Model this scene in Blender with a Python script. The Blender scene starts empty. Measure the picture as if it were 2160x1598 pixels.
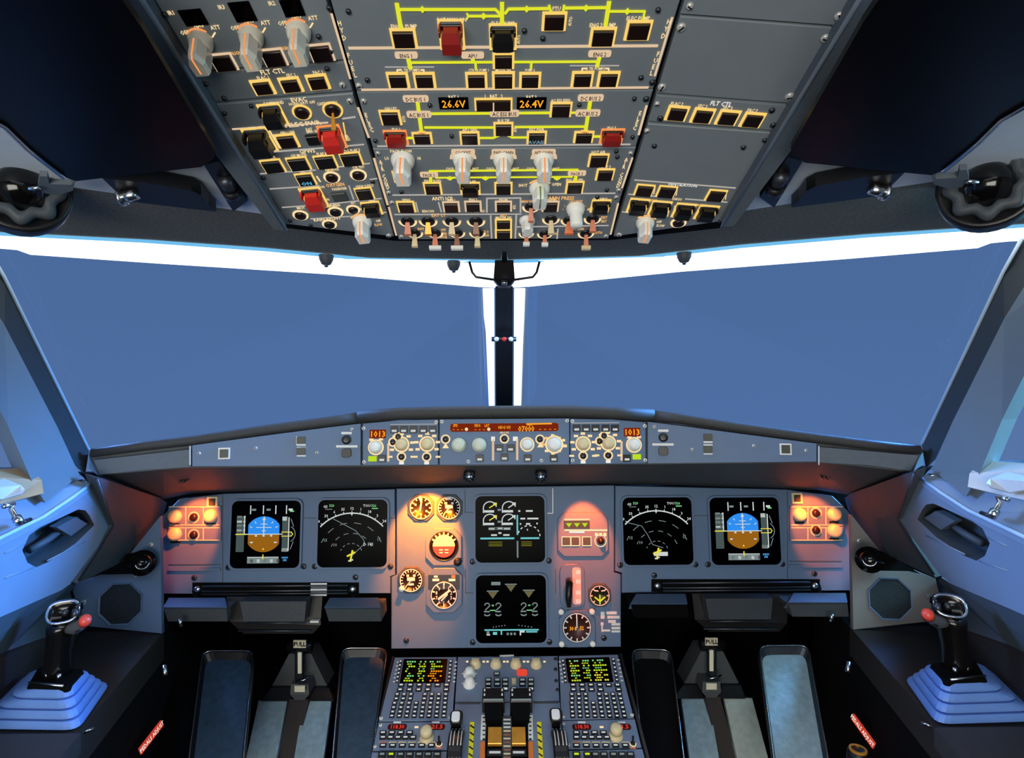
import bpy, math, random
from mathutils import Vector as V, Matrix
from mathutils.geometry import tessellate_polygon
random.seed(7)
sc = bpy.context.scene
COL = sc.collection
PI = math.pi
# ---------------------------------------------------------------- camera model (2160 x 1598 frame)
F, CX, CY, ROLL = 1200.0, 1065.0, 799.0, math.radians(0.4)
CAM = V((0, 0, 1.0))
cr, sr = math.cos(ROLL), math.sin(ROLL)

def ray(px, py):
    dx, dy = px - CX, py - CY
    return V(((dx * cr - dy * sr) / F, 1.0, -(dx * sr + dy * cr) / F))

def W(px, py, d):
    return CAM + ray(px, py) * d

class Plane:
    def __init__(s, o, u, v):
        u = V(u).normalized(); n = u.cross(V(v)).normalized(); v = n.cross(u)
        s.o, s.u, s.v, s.n = V(o), u, v, n
    def world(s, px, py, off=0.0):
        r = ray(px, py); o = s.o + s.n * off
        t = (o - CAM).dot(s.n) / r.dot(s.n)
        return CAM + r * t
    def mat(s, at):
        m = Matrix((s.u, s.v, s.n)).transposed().to_4x4(); m.translation = at
        return m

def plane3(a, b, c):                       # through three points, normal turned to the camera
    n = (b - a).cross(c - a).normalized()
    if n.dot(CAM - a) < 0: n = -n
    u = V((1, 0, 0)) - n * n.x; u.normalize()
    return Plane(a, u, n.cross(u))

# ---------------------------------------------------------------- materials
def lin(c):
    return tuple((x / 255 / 12.92) if x / 255 <= .04045 else ((x / 255 + .055) / 1.055) ** 2.4 for x in c)
MATS = {}
def mat(name, rgb, rough=.5, metal=0.0, noise=.12, scale=60, bump=0.0, spec=.5, coat=0.0):
    if name in MATS: return MATS[name]
    m = bpy.data.materials.new(name); m.use_nodes = True
    nt = m.node_tree; b = nt.nodes['Principled BSDF']
    c = lin(rgb)
    b.inputs['Roughness'].default_value = rough; b.inputs['Metallic'].default_value = metal
    b.inputs['Specular IOR Level'].default_value = spec; b.inputs['Coat Weight'].default_value = coat
    tc = nt.nodes.new('ShaderNodeTexCoord'); nz = nt.nodes.new('ShaderNodeTexNoise')
    nz.inputs['Scale'].default_value = scale; nz.inputs['Detail'].default_value = 4
    nt.links.new(tc.outputs['Object'], nz.inputs['Vector'])
    mx = nt.nodes.new('ShaderNodeMix'); mx.data_type = 'RGBA'
    mx.inputs[6].default_value = (*[max(0, x * (1 - noise)) for x in c], 1)
    mx.inputs[7].default_value = (*[min(1, x * (1 + noise)) for x in c], 1)
    nt.links.new(nz.outputs['Fac'], mx.inputs[0]); nt.links.new(mx.outputs[2], b.inputs['Base Color'])
    if bump:
        bp = nt.nodes.new('ShaderNodeBump'); bp.inputs['Strength'].default_value = bump
        bp.inputs['Distance'].default_value = .002
        n2 = nt.nodes.new('ShaderNodeTexNoise'); n2.inputs['Scale'].default_value = scale * 8
        nt.links.new(tc.outputs['Object'], n2.inputs['Vector'])
        nt.links.new(n2.outputs['Fac'], bp.inputs['Height']); nt.links.new(bp.outputs[0], b.inputs['Normal'])
    MATS[name] = m
    return m
def emat(name, rgb, strength=1.0, sample=False):
    if name in MATS: return MATS[name]
    m = bpy.data.materials.new(name); m.use_nodes = True
    nt = m.node_tree; nt.nodes.remove(nt.nodes['Principled BSDF'])
    e = nt.nodes.new('ShaderNodeEmission'); e.inputs[0].default_value = (*lin(rgb), 1); e.inputs[1].default_value = strength
    nt.links.new(e.outputs[0], nt.nodes['Material Output'].inputs[0])
    m.cycles.emission_sampling = 'AUTO' if sample else 'NONE'
    MATS[name] = m
    return m
def glass(name, tint=(235, 245, 250), refl=.03):
    m = bpy.data.materials.new(name); m.use_nodes = True
    nt = m.node_tree; nt.nodes.remove(nt.nodes['Principled BSDF'])
    t = nt.nodes.new('ShaderNodeBsdfTransparent'); t.inputs[0].default_value = (*lin(tint), 1)
    g = nt.nodes.new('ShaderNodeBsdfGlossy'); g.inputs['Roughness'].default_value = .02
    x = nt.nodes.new('ShaderNodeMixShader'); x.inputs[0].default_value = refl
    nt.links.new(t.outputs[0], x.inputs[1]); nt.links.new(g.outputs[0], x.inputs[2])
    nt.links.new(x.outputs[0], nt.nodes['Material Output'].inputs[0])
    return m

PEDP = mat('pedestal_paint', (110, 126, 150), .5, noise=.06, scale=40, bump=.05)
PANEL = mat('panel_paint', (86, 110, 140), .52, noise=.06, scale=40, bump=.05)
OVER = mat('overhead_paint', (122, 132, 138), .5, noise=.08, scale=30, bump=.05)
GREYB = mat('grey_blue_trim', (122, 138, 156), .55, noise=.07, scale=18, bump=.08)
SHADE = mat('dark_grey_trim', (66, 72, 76), .6, noise=.15, scale=60, bump=.2)
RAIL = mat('rail_paint', (84, 94, 102), .6, noise=.15, scale=90, bump=.3)
FABRIC = mat('black_grained_lining', (96, 96, 86), .8, noise=1.3, scale=260, bump=.9)
ROLLM = mat('glareshield_leather', (52, 52, 50), .62, noise=.25, scale=120, bump=.3)
BLACK = mat('black_plastic', (16, 15, 17), .38, noise=.2)
MATT = mat('matt_black', (7, 7, 8), .9, noise=.3, bump=.2, spec=.1)
CARPET = mat('footwell_lining', (13, 13, 18), .9, noise=.6, scale=400, bump=.5, spec=.15)
CONS = mat('console_black_vinyl', (46, 40, 38), .6, noise=.4, scale=200, bump=.4)
VISOR = mat('smoked_visor', (4, 4, 5), .3, noise=.1, spec=.1)
SCREEN = mat('screen_glass', (1, 1, 2), .2, noise=.1, spec=.02)
CAP = mat('button_cap', (30, 16, 13), .32, noise=.15)
CAPD = mat('button_cap_dark', (20, 18, 17), .4, noise=.2)
CHROME = mat('chrome', (200, 204, 206), .25, 1.0, noise=.05)
FAST = mat('pale_fastener', (206, 204, 196), .3, .35, noise=.05)
STEEL = mat('brushed_steel', (120, 138, 150), .38, .9, noise=.25, scale=120, bump=.15)
DSTEEL = mat('dark_steel', (74, 78, 84), .4, .8, noise=.2)
RED = mat('red_guard', (216, 44, 36), .45, noise=.08)
DRED = mat('dark_red_guard', (150, 28, 24), .4, noise=.1)
WHITEK = mat('ivory_knob', (240, 240, 232), .4, noise=.05)
CREAM = mat('cream_knob', (226, 206, 160), .4, noise=.06)
PEARL = mat('pearl_knob', (214, 210, 192), .3, noise=.06, coat=.4)
BOOT = mat('blue_rubber', (104, 146, 220), .55, noise=.08, scale=40, bump=.1)
BRASS = mat('amber_plate', (232, 160, 60), .3, .45, noise=.3, scale=50)
ORANGEP = mat('orange_paint', (214, 120, 50), .5)
YELLOWP = mat('yellow_paint', (248, 230, 30), .5)
WHITEP = mat('white_print', (226, 226, 220), .5)
TAN = mat('tan_box', (182, 146, 104), .5)
WBOX = mat('pale_box', (196, 200, 200), .45)
LEG = emat('backlit_cream', (255, 224, 170), 1.0)
LEGO = emat('backlit_amber', (255, 190, 110), 1.0)
LEGW = emat('backlit_white', (240, 236, 226), 1.0)
FRM = emat('button_surround_light', (250, 208, 112), 1.0)
FRMO = emat('button_surround_orange', (245, 150, 84), 1.0)
FLOW = emat('flow_line_yellow', (226, 228, 46), 1.0)
SEP = emat('separator_light', (222, 192, 158), 1.0)
SEPW = emat('separator_dim', (186, 180, 172), .9)
AMB = emat('amber_digits', (255, 164, 40), 1.1)
CYA = emat('cyan_legend', (90, 190, 230), 1.0)
DISPR = emat('display_red_glow', (120, 36, 14), 1.0)
G_W = emat('symbol_white', (216, 224, 222), .85)
G_GR = emat('symbol_grey', (120, 134, 134), 1.0)
G_SKY = emat('symbol_sky_blue', (46, 142, 240), 1.0)
G_BR = emat('symbol_brown', (150, 96, 22), 1.0)
G_G = emat('symbol_green', (120, 206, 130), 1.0)
G_Y = emat('symbol_yellow', (232, 220, 60), 1.0)
G_C = emat('symbol_cyan', (110, 196, 200), 1.0)
G_T = emat('symbol_tape', (70, 84, 84), 1.0)
G_O = emat('symbol_orange', (255, 150, 30), 1.0)
LIME = emat('lit_lime', (190, 220, 40), 1.0)

# ---------------------------------------------------------------- mesh builder
_TXT = {}
def glyphs(s):
    if s not in _TXT:
        c = bpy.data.curves.new('t', 'FONT'); c.body = s; c.align_x = 'CENTER'; c.resolution_u = 1; c.offset = .018
        o = bpy.data.objects.new('t', c); COL.objects.link(o)
        dg = bpy.context.evaluated_depsgraph_get()
        me = bpy.data.meshes.new_from_object(o.evaluated_get(dg))
        _TXT[s] = ([(v.co.x / .69, v.co.y / .69 - .5) for v in me.vertices], [tuple(p.vertices) for p in me.polygons])
        bpy.data.objects.remove(o); bpy.data.curves.remove(c); bpy.data.meshes.remove(me)
    return _TXT[s]

class MB:
    def __init__(s): s.v, s.f, s.m, s.sm, s.mats = [], [], [], [], []
    def mi(s, m):
        if m not in s.mats: s.mats.append(m)
        return s.mats.index(m)
    def add(s, vs, fs, m, smooth=False):
        b = len(s.v); k = s.mi(m); s.v += [V(x) for x in vs]
        for f in fs: s.f.append(tuple(b + i for i in f)); s.m.append(k); s.sm.append(smooth)
        return s
    def prism(s, poly, z0, z1, m, bev=0.0, mside=None):
        a = sum(poly[i][0] * poly[(i + 1) % len(poly)][1] - poly[(i + 1) % len(poly)][0] * poly[i][1] for i in range(len(poly)))
        if a < 0: poly = poly[::-1]
        n = len(poly); cx = sum(p[0] for p in poly) / n; cy = sum(p[1] for p in poly) / n
        lv = [(poly, z0), (poly, z1 - bev)]
        if bev:
            r = []
            for x, y in poly:
                l = math.hypot(x - cx, y - cy) or 1
                r.append((x - (x - cx) / l * bev * 1.2, y - (y - cy) / l * bev * 1.2))
            lv.append((r, z1))
        vs = [(x, y, z) for p, z in lv for x, y in p]
        fs = [tuple(range(n))[::-1]]
        for k in range(len(lv) - 1):
            fs += [(k * n + i, k * n + (i + 1) % n, (k + 1) * n + (i + 1) % n, (k + 1) * n + i) for i in range(n)]
        if mside: s.add(vs, fs, mside); s.add([(x, y, lv[-1][1]) for x, y in lv[-1][0]], [tuple(range(n))], m)
        else: s.add(vs, fs + [tuple((len(lv) - 1) * n + i for i in range(n))], m)
        return s
    def box(s, x, y, w, h, z0, z1, m, bev=0.0, rot=0.0):
        c, q = math.cos(rot), math.sin(rot)
        p = [(x + a * c - b * q, y + a * q + b * c) for a, b in ((-w / 2, -h / 2), (w / 2, -h / 2), (w / 2, h / 2), (-w / 2, h / 2))]
        return s.prism(p, z0, z1, m, bev)
    def rbox(s, x, y, w, h, r, z0, z1, m, bev=0.0, k=4):
        return s.prism(rrect(x, y, w, h, r, k), z0, z1, m, bev)
    def lathe(s, x, y, prof, m, n=20, a0=0.0, sq=1.0):
        vs, fs = [], []
        for r, z in prof: vs += [(x + r * math.cos(a0 + 2 * PI * i / n), y + r * sq * math.sin(a0 + 2 * PI * i / n), z) for i in range(n)]
        for k in range(len(prof) - 1):
            fs += [(k * n + i, k * n + (i + 1) % n, (k + 1) * n + (i + 1) % n, (k + 1) * n + i) for i in range(n)]
        fs.append(tuple((len(prof) - 1) * n + i for i in range(n)))
        s.add(vs, fs, m, n > 10)
        return s
    def ring(s, x, y, r0, r1, z0, z1, m, n=24, a0=0.0, a1=2 * PI, sq=1.0):
        vs, fs = [], []; full = abs(a1 - a0 - 2 * PI) < 1e-6; k = n if full else n + 1
        for i in range(k):
            a = a0 + (a1 - a0) * i / n; c, q = math.cos(a), math.sin(a) * sq
            vs += [(x + r0 * c, y + r0 * q, z0), (x + r1 * c, y + r1 * q, z0), (x + r1 * c, y + r1 * q, z1), (x + r0 * c, y + r0 * q, z1)]
        for i in range(n):
            a, b = 4 * i, 4 * ((i + 1) % k)
            fs += [(a + 3, a + 2, b + 2, b + 3), (a + 1, b + 1, b + 2, a + 2), (a, a + 3, b + 3, b)]
        return s.add(vs, fs, m)
    def line(s, pts, w, z0, z1, m):
        for (ax, ay), (bx, by) in zip(pts, pts[1:]):
            l = math.hypot(bx - ax, by - ay)
            if l < 1e-7: continue
            s.box((ax + bx) / 2, (ay + by) / 2, l + w * (.6 if len(pts) > 2 else 0), w, z0, z1, m, 0, math.atan2(by - ay, bx - ax))
        return s
    def frame(s, x, y, w, h, t, z0, z1, m):
        s.box(x, y + h / 2 - t / 2, w, t, z0, z1, m); s.box(x, y - h / 2 + t / 2, w, t, z0, z1, m)
        s.box(x - w / 2 + t / 2, y, t, h - 2 * t, z0, z1, m); s.box(x + w / 2 - t / 2, y, t, h - 2 * t, z0, z1, m)
        return s
    def text(s, t, x, y, sx, sy, z, m, rot=0.0):
        vs, fs = glyphs(t); c, q = math.cos(rot), math.sin(rot)
        return s.add([(x + a * sx * c - b * sy * q, y + a * sx * q + b * sy * c, z) for a, b in vs], fs, m)
    def tube(s, pts, r, m, n=10, caps=True, rz=1.0):
        pts = [V(p) for p in pts]; rs = r if isinstance(r, (list, tuple)) else [r] * len(pts)
        vs, fs = [], []; up = V((0, 0, 1)); prev = None
        for i, p in enumerate(pts):
            t = (pts[min(i + 1, len(pts) - 1)] - pts[max(i - 1, 0)]).normalized()
            if prev is None: a = t.cross(up if abs(t.z) < .9 else V((1, 0, 0))).normalized()
            else: a = (prev - t * prev.dot(t)).normalized()
            prev = a; b = t.cross(a)
            vs += [p + (a * math.cos(2 * PI * k / n) + b * math.sin(2 * PI * k / n) * rz) * rs[i] for k in range(n)]
        for i in range(len(pts) - 1):
            fs += [(i * n + k, i * n + (k + 1) % n, (i + 1) * n + (k + 1) % n, (i + 1) * n + k) for k in range(n)]
        if caps: fs += [tuple(range(n))[::-1], tuple((len(pts) - 1) * n + k for k in range(n))]
        return s.add(vs, fs, m, True)
    def loft(s, rings, m, caps=True, smooth=False):
        n = len(rings[0]); vs = [p for r in rings for p in r]; fs = []
        for i in range(len(rings) - 1):
            fs += [(i * n + k, i * n + (k + 1) % n, (i + 1) * n + (k + 1) % n, (i + 1) * n + k) for k in range(n)]
        if caps: fs += [tuple(range(n))[::-1], tuple((len(rings) - 1) * n + k for k in range(n))]
        return s.add(vs, fs, m, smooth)
    def slab(s, pts, off, m):                # a face in space given a thickness along the vector off
        pts = [V(p) for p in pts]; off = V(off); n = len(pts)
        tri = tessellate_polygon([pts])
        vs = pts + [p + off for p in pts]
        fs = [t for t in tri] + [tuple(n + i for i in t[::-1]) for t in tri]
        fs += [(i, n + i, n + (i + 1) % n, (i + 1) % n) for i in range(n)]
        return s.add(vs, fs, m)
    def flipx(s):
        o = MB(); o.mats = list(s.mats); o.m = list(s.m); o.sm = list(s.sm)
        o.v = [V((-p.x, p.y, p.z)) for p in s.v]; o.f = [f[::-1] for f in s.f]
        return o
    def build(s, name, parent=None, world=False, fix=True):
        me = bpy.data.meshes.new(name); o = bpy.data.objects.new(name, me); COL.objects.link(o)
        vs = s.v
        if parent is not None:
            o.parent = parent
            if world:
                q = ROOTM[parent.name].inverted(); vs = [q @ p for p in vs]
        else:
            lo = [min(p[i] for p in vs) for i in range(3)]; hi = [max(p[i] for p in vs) for i in range(3)]
            c = V([(a + b) / 2 for a, b in zip(lo, hi)]); o.location = c; vs = [p - c for p in vs]
        me.from_pydata([tuple(p) for p in vs], [], s.f)
        for m in s.mats: me.materials.append(m)
        me.polygons.foreach_set('material_index', s.m); me.polygons.foreach_set('use_smooth', s.sm)
        if fix:
            import bmesh
            b = bmesh.new(); b.from_mesh(me); bmesh.ops.recalc_face_normals(b, faces=b.faces); b.to_mesh(me); b.free()
        me.update()
        return o

def rrect(x, y, w, h, r, k=4):
    p = []
    for cx, cy, a in ((x + w / 2 - r, y + h / 2 - r, 0), (x - w / 2 + r, y + h / 2 - r, 90), (x - w / 2 + r, y - h / 2 + r, 180), (x + w / 2 - r, y - h / 2 + r, 270)):
        p += [(cx + r * math.cos(math.radians(a + 90 * i / k)), cy + r * math.sin(math.radians(a + 90 * i / k))) for i in range(k + 1)]
    return p
def octo(x, y, w, h, c):
    a, b = w / 2, h / 2
    return [(x - a + c, y - b), (x + a - c, y - b), (x + a, y - b + c), (x + a, y + b - c), (x + a - c, y + b), (x - a + c, y + b), (x - a, y + b - c), (x - a, y - b + c)]
def circ(x, y, r, n=24, sq=1.0):
    return [(x + r * math.cos(2 * PI * i / n), y + r * sq * math.sin(2 * PI * i / n)) for i in range(n)]

ROOTM = {}
def tag(o, label, cat, group=None):
    o['label'] = label; o['category'] = cat
    if group: o['group'] = group
    return o
def struct(o, label=None):
    o['kind'] = 'structure'
    if label: o['label'] = label
    return o
def thing(name, label, cat, m, group=None):
    if not isinstance(m, Matrix): m = Matrix.Translation(m)
    o = bpy.data.objects.new(name, None); COL.objects.link(o); o.empty_display_size = .02
    o.matrix_world = m; ROOTM[o.name] = m.copy()
    return tag(o, label, cat, group)

# ---------------------------------------------------------------- a panel: parts laid out on a plane
class Panel:
    def __init__(s, name, label, cat, pl, cx, cy, group=None, off=0.0):
        s.pl, s.off = pl, off
        s.m = pl.mat(pl.world(cx, cy, off)); s.inv = s.m.inverted()
        s.root = thing(name, label, cat, s.m, group)
        s.let, s.lin = MB(), MB()
    def p(s, px, py):
        q = s.inv @ s.pl.world(px, py, s.off); return (q.x, q.y)
    def pp(s, pts): return [s.p(*q) for q in pts]
    def sz(s, px, py, w, h):
        return (s.p(px + w / 2, py)[0] - s.p(px - w / 2, py)[0], s.p(px, py - h / 2)[1] - s.p(px, py + h / 2)[1])
    def k(s, px, py): return s.sz(px, py, 2, 2)[0] / 2
    def face(s, pts, m, th=.012, bev=.0008, name='faceplate', z1=0.0):
        if name == 'faceplate' and m is OVER:
            cx = sum(q[0] for q in pts) / len(pts); cy = sum(q[1] for q in pts) / len(pts)
            pts = [(q[0] + (1 if q[0] < cx else -1), q[1] + (1.2 if q[1] < cy else -1.2)) for q in pts]
        b = MB().prism(s.pp(pts), z1 - th, z1, m, bev); return b.build(name, s.root)
    def t(s, txt, px, py, h=8, m=LEG, rot=0.0, w=None, z=.0006, mb=None):
        x, y = s.p(px, py); kx, ky = s.sz(px, py, 1, 1)
        sx = h * kx * .86
        if w:
            vs = glyphs(txt)[0]; ext = max(v[0] for v in vs) - min(v[0] for v in vs); sx = w * kx / ext
        (mb or s.let).text(txt, x, y, sx, h * ky, z, m, rot)
    def l(s, pts, w, m, z=.0006, mb=None):
        p = s.pp(pts); k = s.k(*pts[0]); (mb or s.lin).line(p, w * k, 0, z, m)
    def btn(s, px, py, w=44, h=32, lab=None, frm=FRM, cap=CAP, lh=7, t=5, lm=LEG, up=.004, legend=None, ldy=0):
        x, y = s.p(px, py); lw, lhh = s.sz(px, py, w, h); k = s.k(px, py); tt = t * k
        o = MB().box(x, y, lw - 2 * tt, lhh - 2 * tt, 0, up, cap, .0006).build('push_button', s.root)
        if frm: MB().frame(x, y, lw, lhh, tt, 0, .0012, frm).build('light_surround', o)
        if legend:
            b = MB()
            for i, (txt, lmm) in enumerate(legend): b.text(txt, x, y - lhh * .16 + i * lhh * .34, lhh * .26, lhh * .26, up + .0003, lmm)
            b.build('legend', o)
        if lab: s.t(lab, px, py - h / 2 - lh * .55 + ldy, lh, lm)
        return o
    def guard(s, px, py, w=42, h=46, m=RED, frm=FRM, lab=None, lh=7, tall=.012):
        x, y = s.p(px, py); lw, lhh = s.sz(px, py, w, h); k = s.k(px, py)
        hw = lw / 2
        base = MB().box(x, y, lw * .86, lhh * .86, 0, .002, CAPD, .0005).build('guarded_switch', s.root)
        if frm: MB().frame(x, y + lhh * .06, lw * 1.12, lhh * 1.1, 4.5 * k, 0, .001, frm).build('light_surround', base)
        g = MB(); a, b = hw * .62, hw * .9
        y1, y0 = y + lhh * .42, y - lhh * .42
        g.loft([[(x - a, y1, .003), (x + a, y1, .003), (x + a, y1, tall * .75), (x - a, y1, tall * .75)],
                [(x - b, y1 - lhh * .3, .002), (x + b, y1 - lhh * .3, .002), (x + b * .92, y1 - lhh * .3, tall), (x - b * .92, y1 - lhh * .3, tall)],
                [(x - b, y0 + lhh * .12, .002), (x + b, y0 + lhh * .12, .002), (x + b * .92, y0 + lhh * .12, tall * .95), (x - b * .92, y0 + lhh * .12, tall * .95)],
                [(x - b * .7, y0, .003), (x + b * .7, y0, .003), (x + b * .6, y0, tall * .7), (x - b * .6, y0, tall * .7)]], m)
        g.build('guard_cover', base)
        h_ = MB()
        for q in (-1, 1): h_.box(x + q * hw * .95, y1 - lhh * .05, hw * .16, lhh * .22, 0, tall * .8, m if m in (RED, DRED) else BLACK, .0004)
        h_.build('guard_hinge', base)
        if lab: s.t(lab, px, py - h / 2 - lh * .8, lh)
        return base
    def rnd(s, px, py, r=16, cap=CAP, frm=LEG, lab=None, lh=6, th=4, sq=None):
        x, y = s.p(px, py); k = s.k(px, py); R = r * k
        o = MB().lathe(x, y, [(R * .8, 0), (R * .8, .003), (R * .6, .0042), (R * .2, .0045)], cap).build('round_button', s.root)
        MB().ring(x, y, R - th * k * .5, R + th * k * .5, 0, .0012, frm).build('light_ring', o)
        if lab: s.t(lab, px, py - r * .7 - lh * 1.0, lh)
        return o
    def knob(s, px, py, r=20, hgt=.03, m=WHITEK, ptr=FRMO, lab=None, lh=7, ang=0.0, arc=True, bar=True):
        """(px,py) is where the shaft meets the panel"""
        x, y = s.p(px, py); k = s.k(px, py); R = r * k
        b = MB().lathe(x, y, [(R * 1.05, 0), (R * 1.05, hgt * .12), (R * .92, hgt * .25), (R * .82, hgt * .34)], m, 24)
        c, q = math.cos(ang), math.sin(ang)
        def rot(ps): return [(x + a * c - d * q, y + a * q + d * c) for a, d in ps]
        if bar:
            w0, w1 = R * .66, R * .54
            r0 = rot([(-w0, -R * .95), (w0, -R * .95), (w0 * 1.15, R * .2), (w0 * .5, R * 1.0), (-w0 * .5, R * 1.0), (-w0 * 1.15, R * .2)])
            r1 = rot([(-w1, -R * .85), (w1, -R * .85), (w1 * 1.1, R * .2), (w1 * .5, R * .86), (-w1 * .5, R * .86), (-w1 * 1.1, R * .2)])
            b.loft([[(*p, hgt * .3) for p in r0], [(*p, hgt * .85) for p in r0], [(*p, hgt) for p in r1]], m)
        else:
            b.lathe(x, y, [(R * .72, hgt * .3), (R * .7, hgt * .9), (R * .6, hgt)], m, 20)
        o = b.build('rotary_knob', s.root)
        if ptr:
            p0, p1 = rot([(0, -R * .55)])[0], rot([(0, R * .8)])[0]
            MB().tube([(*rot([(0, q)])[0], z_) for q, z_ in ((R * 1.0, hgt * .32), (R * 1.0, hgt * .85), (R * .86, hgt), (-R * .6, hgt))] if bar else [(*p0, hgt), (*p1, hgt)], R * .075, ptr, 6).build('pointer_line', o)
        if arc: MB().ring(x, y, R * 1.15, R * 1.3, 0, .0008, LEGO, 18, math.radians(35), math.radians(145)).build('dial_arc', o)
        if lab: s.t(lab, px, py - r - lh * 1.0, lh)
        return o
    def toggle(s, px, py, r=13, lean=(0, -.5), ln=.02, tip=None, m=CREAM, wide=1.0, lab=None, lh=6):
        x, y = s.p(px, py); k = s.k(px, py); R = r * k
        o = MB().lathe(x, y, [(R * .85, 0), (R * .8, .002), (R * .4, .003)], CAPD, 16).build('toggle_switch', s.root)
        MB().ring(x, y, R * .9, R * 1.15, 0, .001, LEG, 18, math.radians(170), math.radians(370)).build('light_arc', o)
        ex, ey = x + lean[0] * ln, y + lean[1] * ln
        w = R * .32
        g = MB().loft([[(x - w * .7, y - w * .6, .002), (x + w * .7, y - w * .6, .002), (x + w * .7, y + w * .6, .002), (x - w * .7, y + w * .6, .002)],
                       [(ex - w * 1.1 * wide, ey - w * .7, ln), (ex + w * 1.1 * wide, ey - w * .7, ln), (ex + w * 1.1 * wide, ey + w * .7, ln), (ex - w * 1.1 * wide, ey + w * .7, ln)]], m)
        lv = g.build('lever', o)
        if tip:
            tw, tm = tip
            MB().box(ex, ey, w * 2.2 * tw, w * 1.6, ln, ln + .004, tm, .0006).build('lever_tip', lv) if False else MB().box(ex, ey, w * 2.2 * tw, w * 1.6, ln - .001, ln + .004, tm, .0006).build('lever_tip', o)
        if lab: s.t(lab, px, py - r - lh * .9, lh)
        return o
    def screw(s, px, py, r=6, m=FAST):
        x, y = s.p(px, py); R = r * s.k(px, py)
        b = MB().lathe(x, y, [(R, -.001), (R, .0012), (R * .7, .0022), (R * .2, .0026)], m, 12)
        b.box(x, y, R * 1.3, R * .3, .002, .0029, MATT, 0, random.random() * 3)
        return b.build('screw', s.root)
    def done(s):
        if s.lin.v: s.lin.build('printed_lines', s.root)
        if s.let.v: s.let.build('lettering', s.root, fix=False)
        return s
# ================================================================ camera, sky, shell
cd = bpy.data.cameras.new('camera'); cam = bpy.data.objects.new('camera', cd); COL.objects.link(cam)
cd.sensor_width = 36; cd.lens = F / 2160 * 36; cd.shift_x = (1080 - CX) / 2160; cd.clip_start = .01
cam.matrix_world = Matrix.Translation(CAM) @ Matrix.Rotation(PI / 2, 4, 'X') @ Matrix.Rotation(-ROLL, 4, 'Z')
sc.camera = cam
sc.view_settings.view_transform = 'Standard'; sc.view_settings.look = 'None'
sc.view_settings.exposure = 0; sc.view_settings.gamma = 1; sc.view_settings.use_curve_mapping = False
w = bpy.data.worlds.new('dusk_sky'); sc.world = w; w.use_nodes = True
nt = w.node_tree; bg = nt.nodes['Background']
tc = nt.nodes.new('ShaderNodeTexCoord'); sp = nt.nodes.new('ShaderNodeSeparateXYZ'); rp = nt.nodes.new('ShaderNodeValToRGB')
mp = nt.nodes.new('ShaderNodeMapRange'); mp.inputs[1].default_value = -.3; mp.inputs[2].default_value = .4
nt.links.new(tc.outputs['Generated'], sp.inputs[0]); nt.links.new(sp.outputs[2], mp.inputs[0]); nt.links.new(mp.outputs[0], rp.inputs[0])
rp.color_ramp.elements[0].color = (*lin((90, 119, 170)), 1); rp.color_ramp.elements[1].color = (*lin((80, 109, 157)), 1)
nt.links.new(rp.outputs[0], bg.inputs[0])

LIFT = .222                                   # height of the flat lining above the eye
def ZP(px, py, z):                            # pixel on the horizontal plane z above/below the eye
    r = ray(px, py); return CAM + r * (z / r.z)
MIR = lambda pts: [V((-p.x, p.y, p.z)) for p in pts]
def both(fn):
    for sgn, side in ((1, 'left'), (-1, 'right')): fn(sgn, side)
def bld(mb, sgn, name, **k): return (mb if sgn > 0 else mb.flipx()).build(name, **k)

# ---- room behind and around
ceil_top = CAM.z + .62
struct(MB().slab([(-1.3, -1.3, 0), (1.3, -1.3, 0), (1.3, 1.75, 0), (-1.3, 1.75, 0)], (0, 0, -.05), CARPET).build('floor'))
struct(MB().slab([(-1.3, -1.3, 0), (1.3, -1.3, 0), (1.3, -1.3, ceil_top + .05), (-1.3, -1.3, ceil_top + .05)], (0, -.05, 0), RAIL).build('wall_back'))
struct(MB().slab([(-1.3, -1.3, ceil_top), (1.3, -1.3, ceil_top), (1.3, .45, ceil_top), (-1.3, .45, ceil_top)], (0, 0, .05), RAIL).build('ceiling'))
struct(MB().slab([(-1.25, 1.62, 0), (1.25, 1.62, 0), (1.25, 1.62, .74), (-1.25, 1.62, .74)], (0, .03, 0), MATT).build('wall_front'))
struct(MB().slab([(-1.0, 1.35, .745), (1.0, 1.35, .745), (1.0, 1.78, .745), (-1.0, 1.78, .745)], (0, 0, -.012), MATT).build('trim_21'), 'unseen black shelf behind the glareshield, added to block leaking light')  # unseen shelf added so no light leaks down into the footwells
def side_wall(g, side):
    b = MB(); x = -1.02
    b.slab([(x, -1.3, 0), (x, .42, 0), (x, .42, ceil_top), (x, -1.3, ceil_top)], (-.03, 0, 0), RAIL)
    b.slab([(x, .42, 0), (x, 1.7, 0), (x, 1.7, .66), (x, .42, .80)], (-.03, 0, 0), SHADE)
    b.slab([(x, .42, 1.2), (x, .75, 1.2), (x, .75, 1.5), (x, .42, ceil_top)], (-.03, 0, 0), RAIL)
    struct(bld(b, g, 'wall_' + side))
both(side_wall)
struct(MB().slab([(-1.1, .34, CAM.z + .30), (1.1, .34, CAM.z + .30), (1.1, .22, ceil_top + .02), (-1.1, .22, ceil_top + .02)], (0, .02, .02), RAIL).build('trim_22'), 'grey ceiling step behind the overhead panel')

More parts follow.
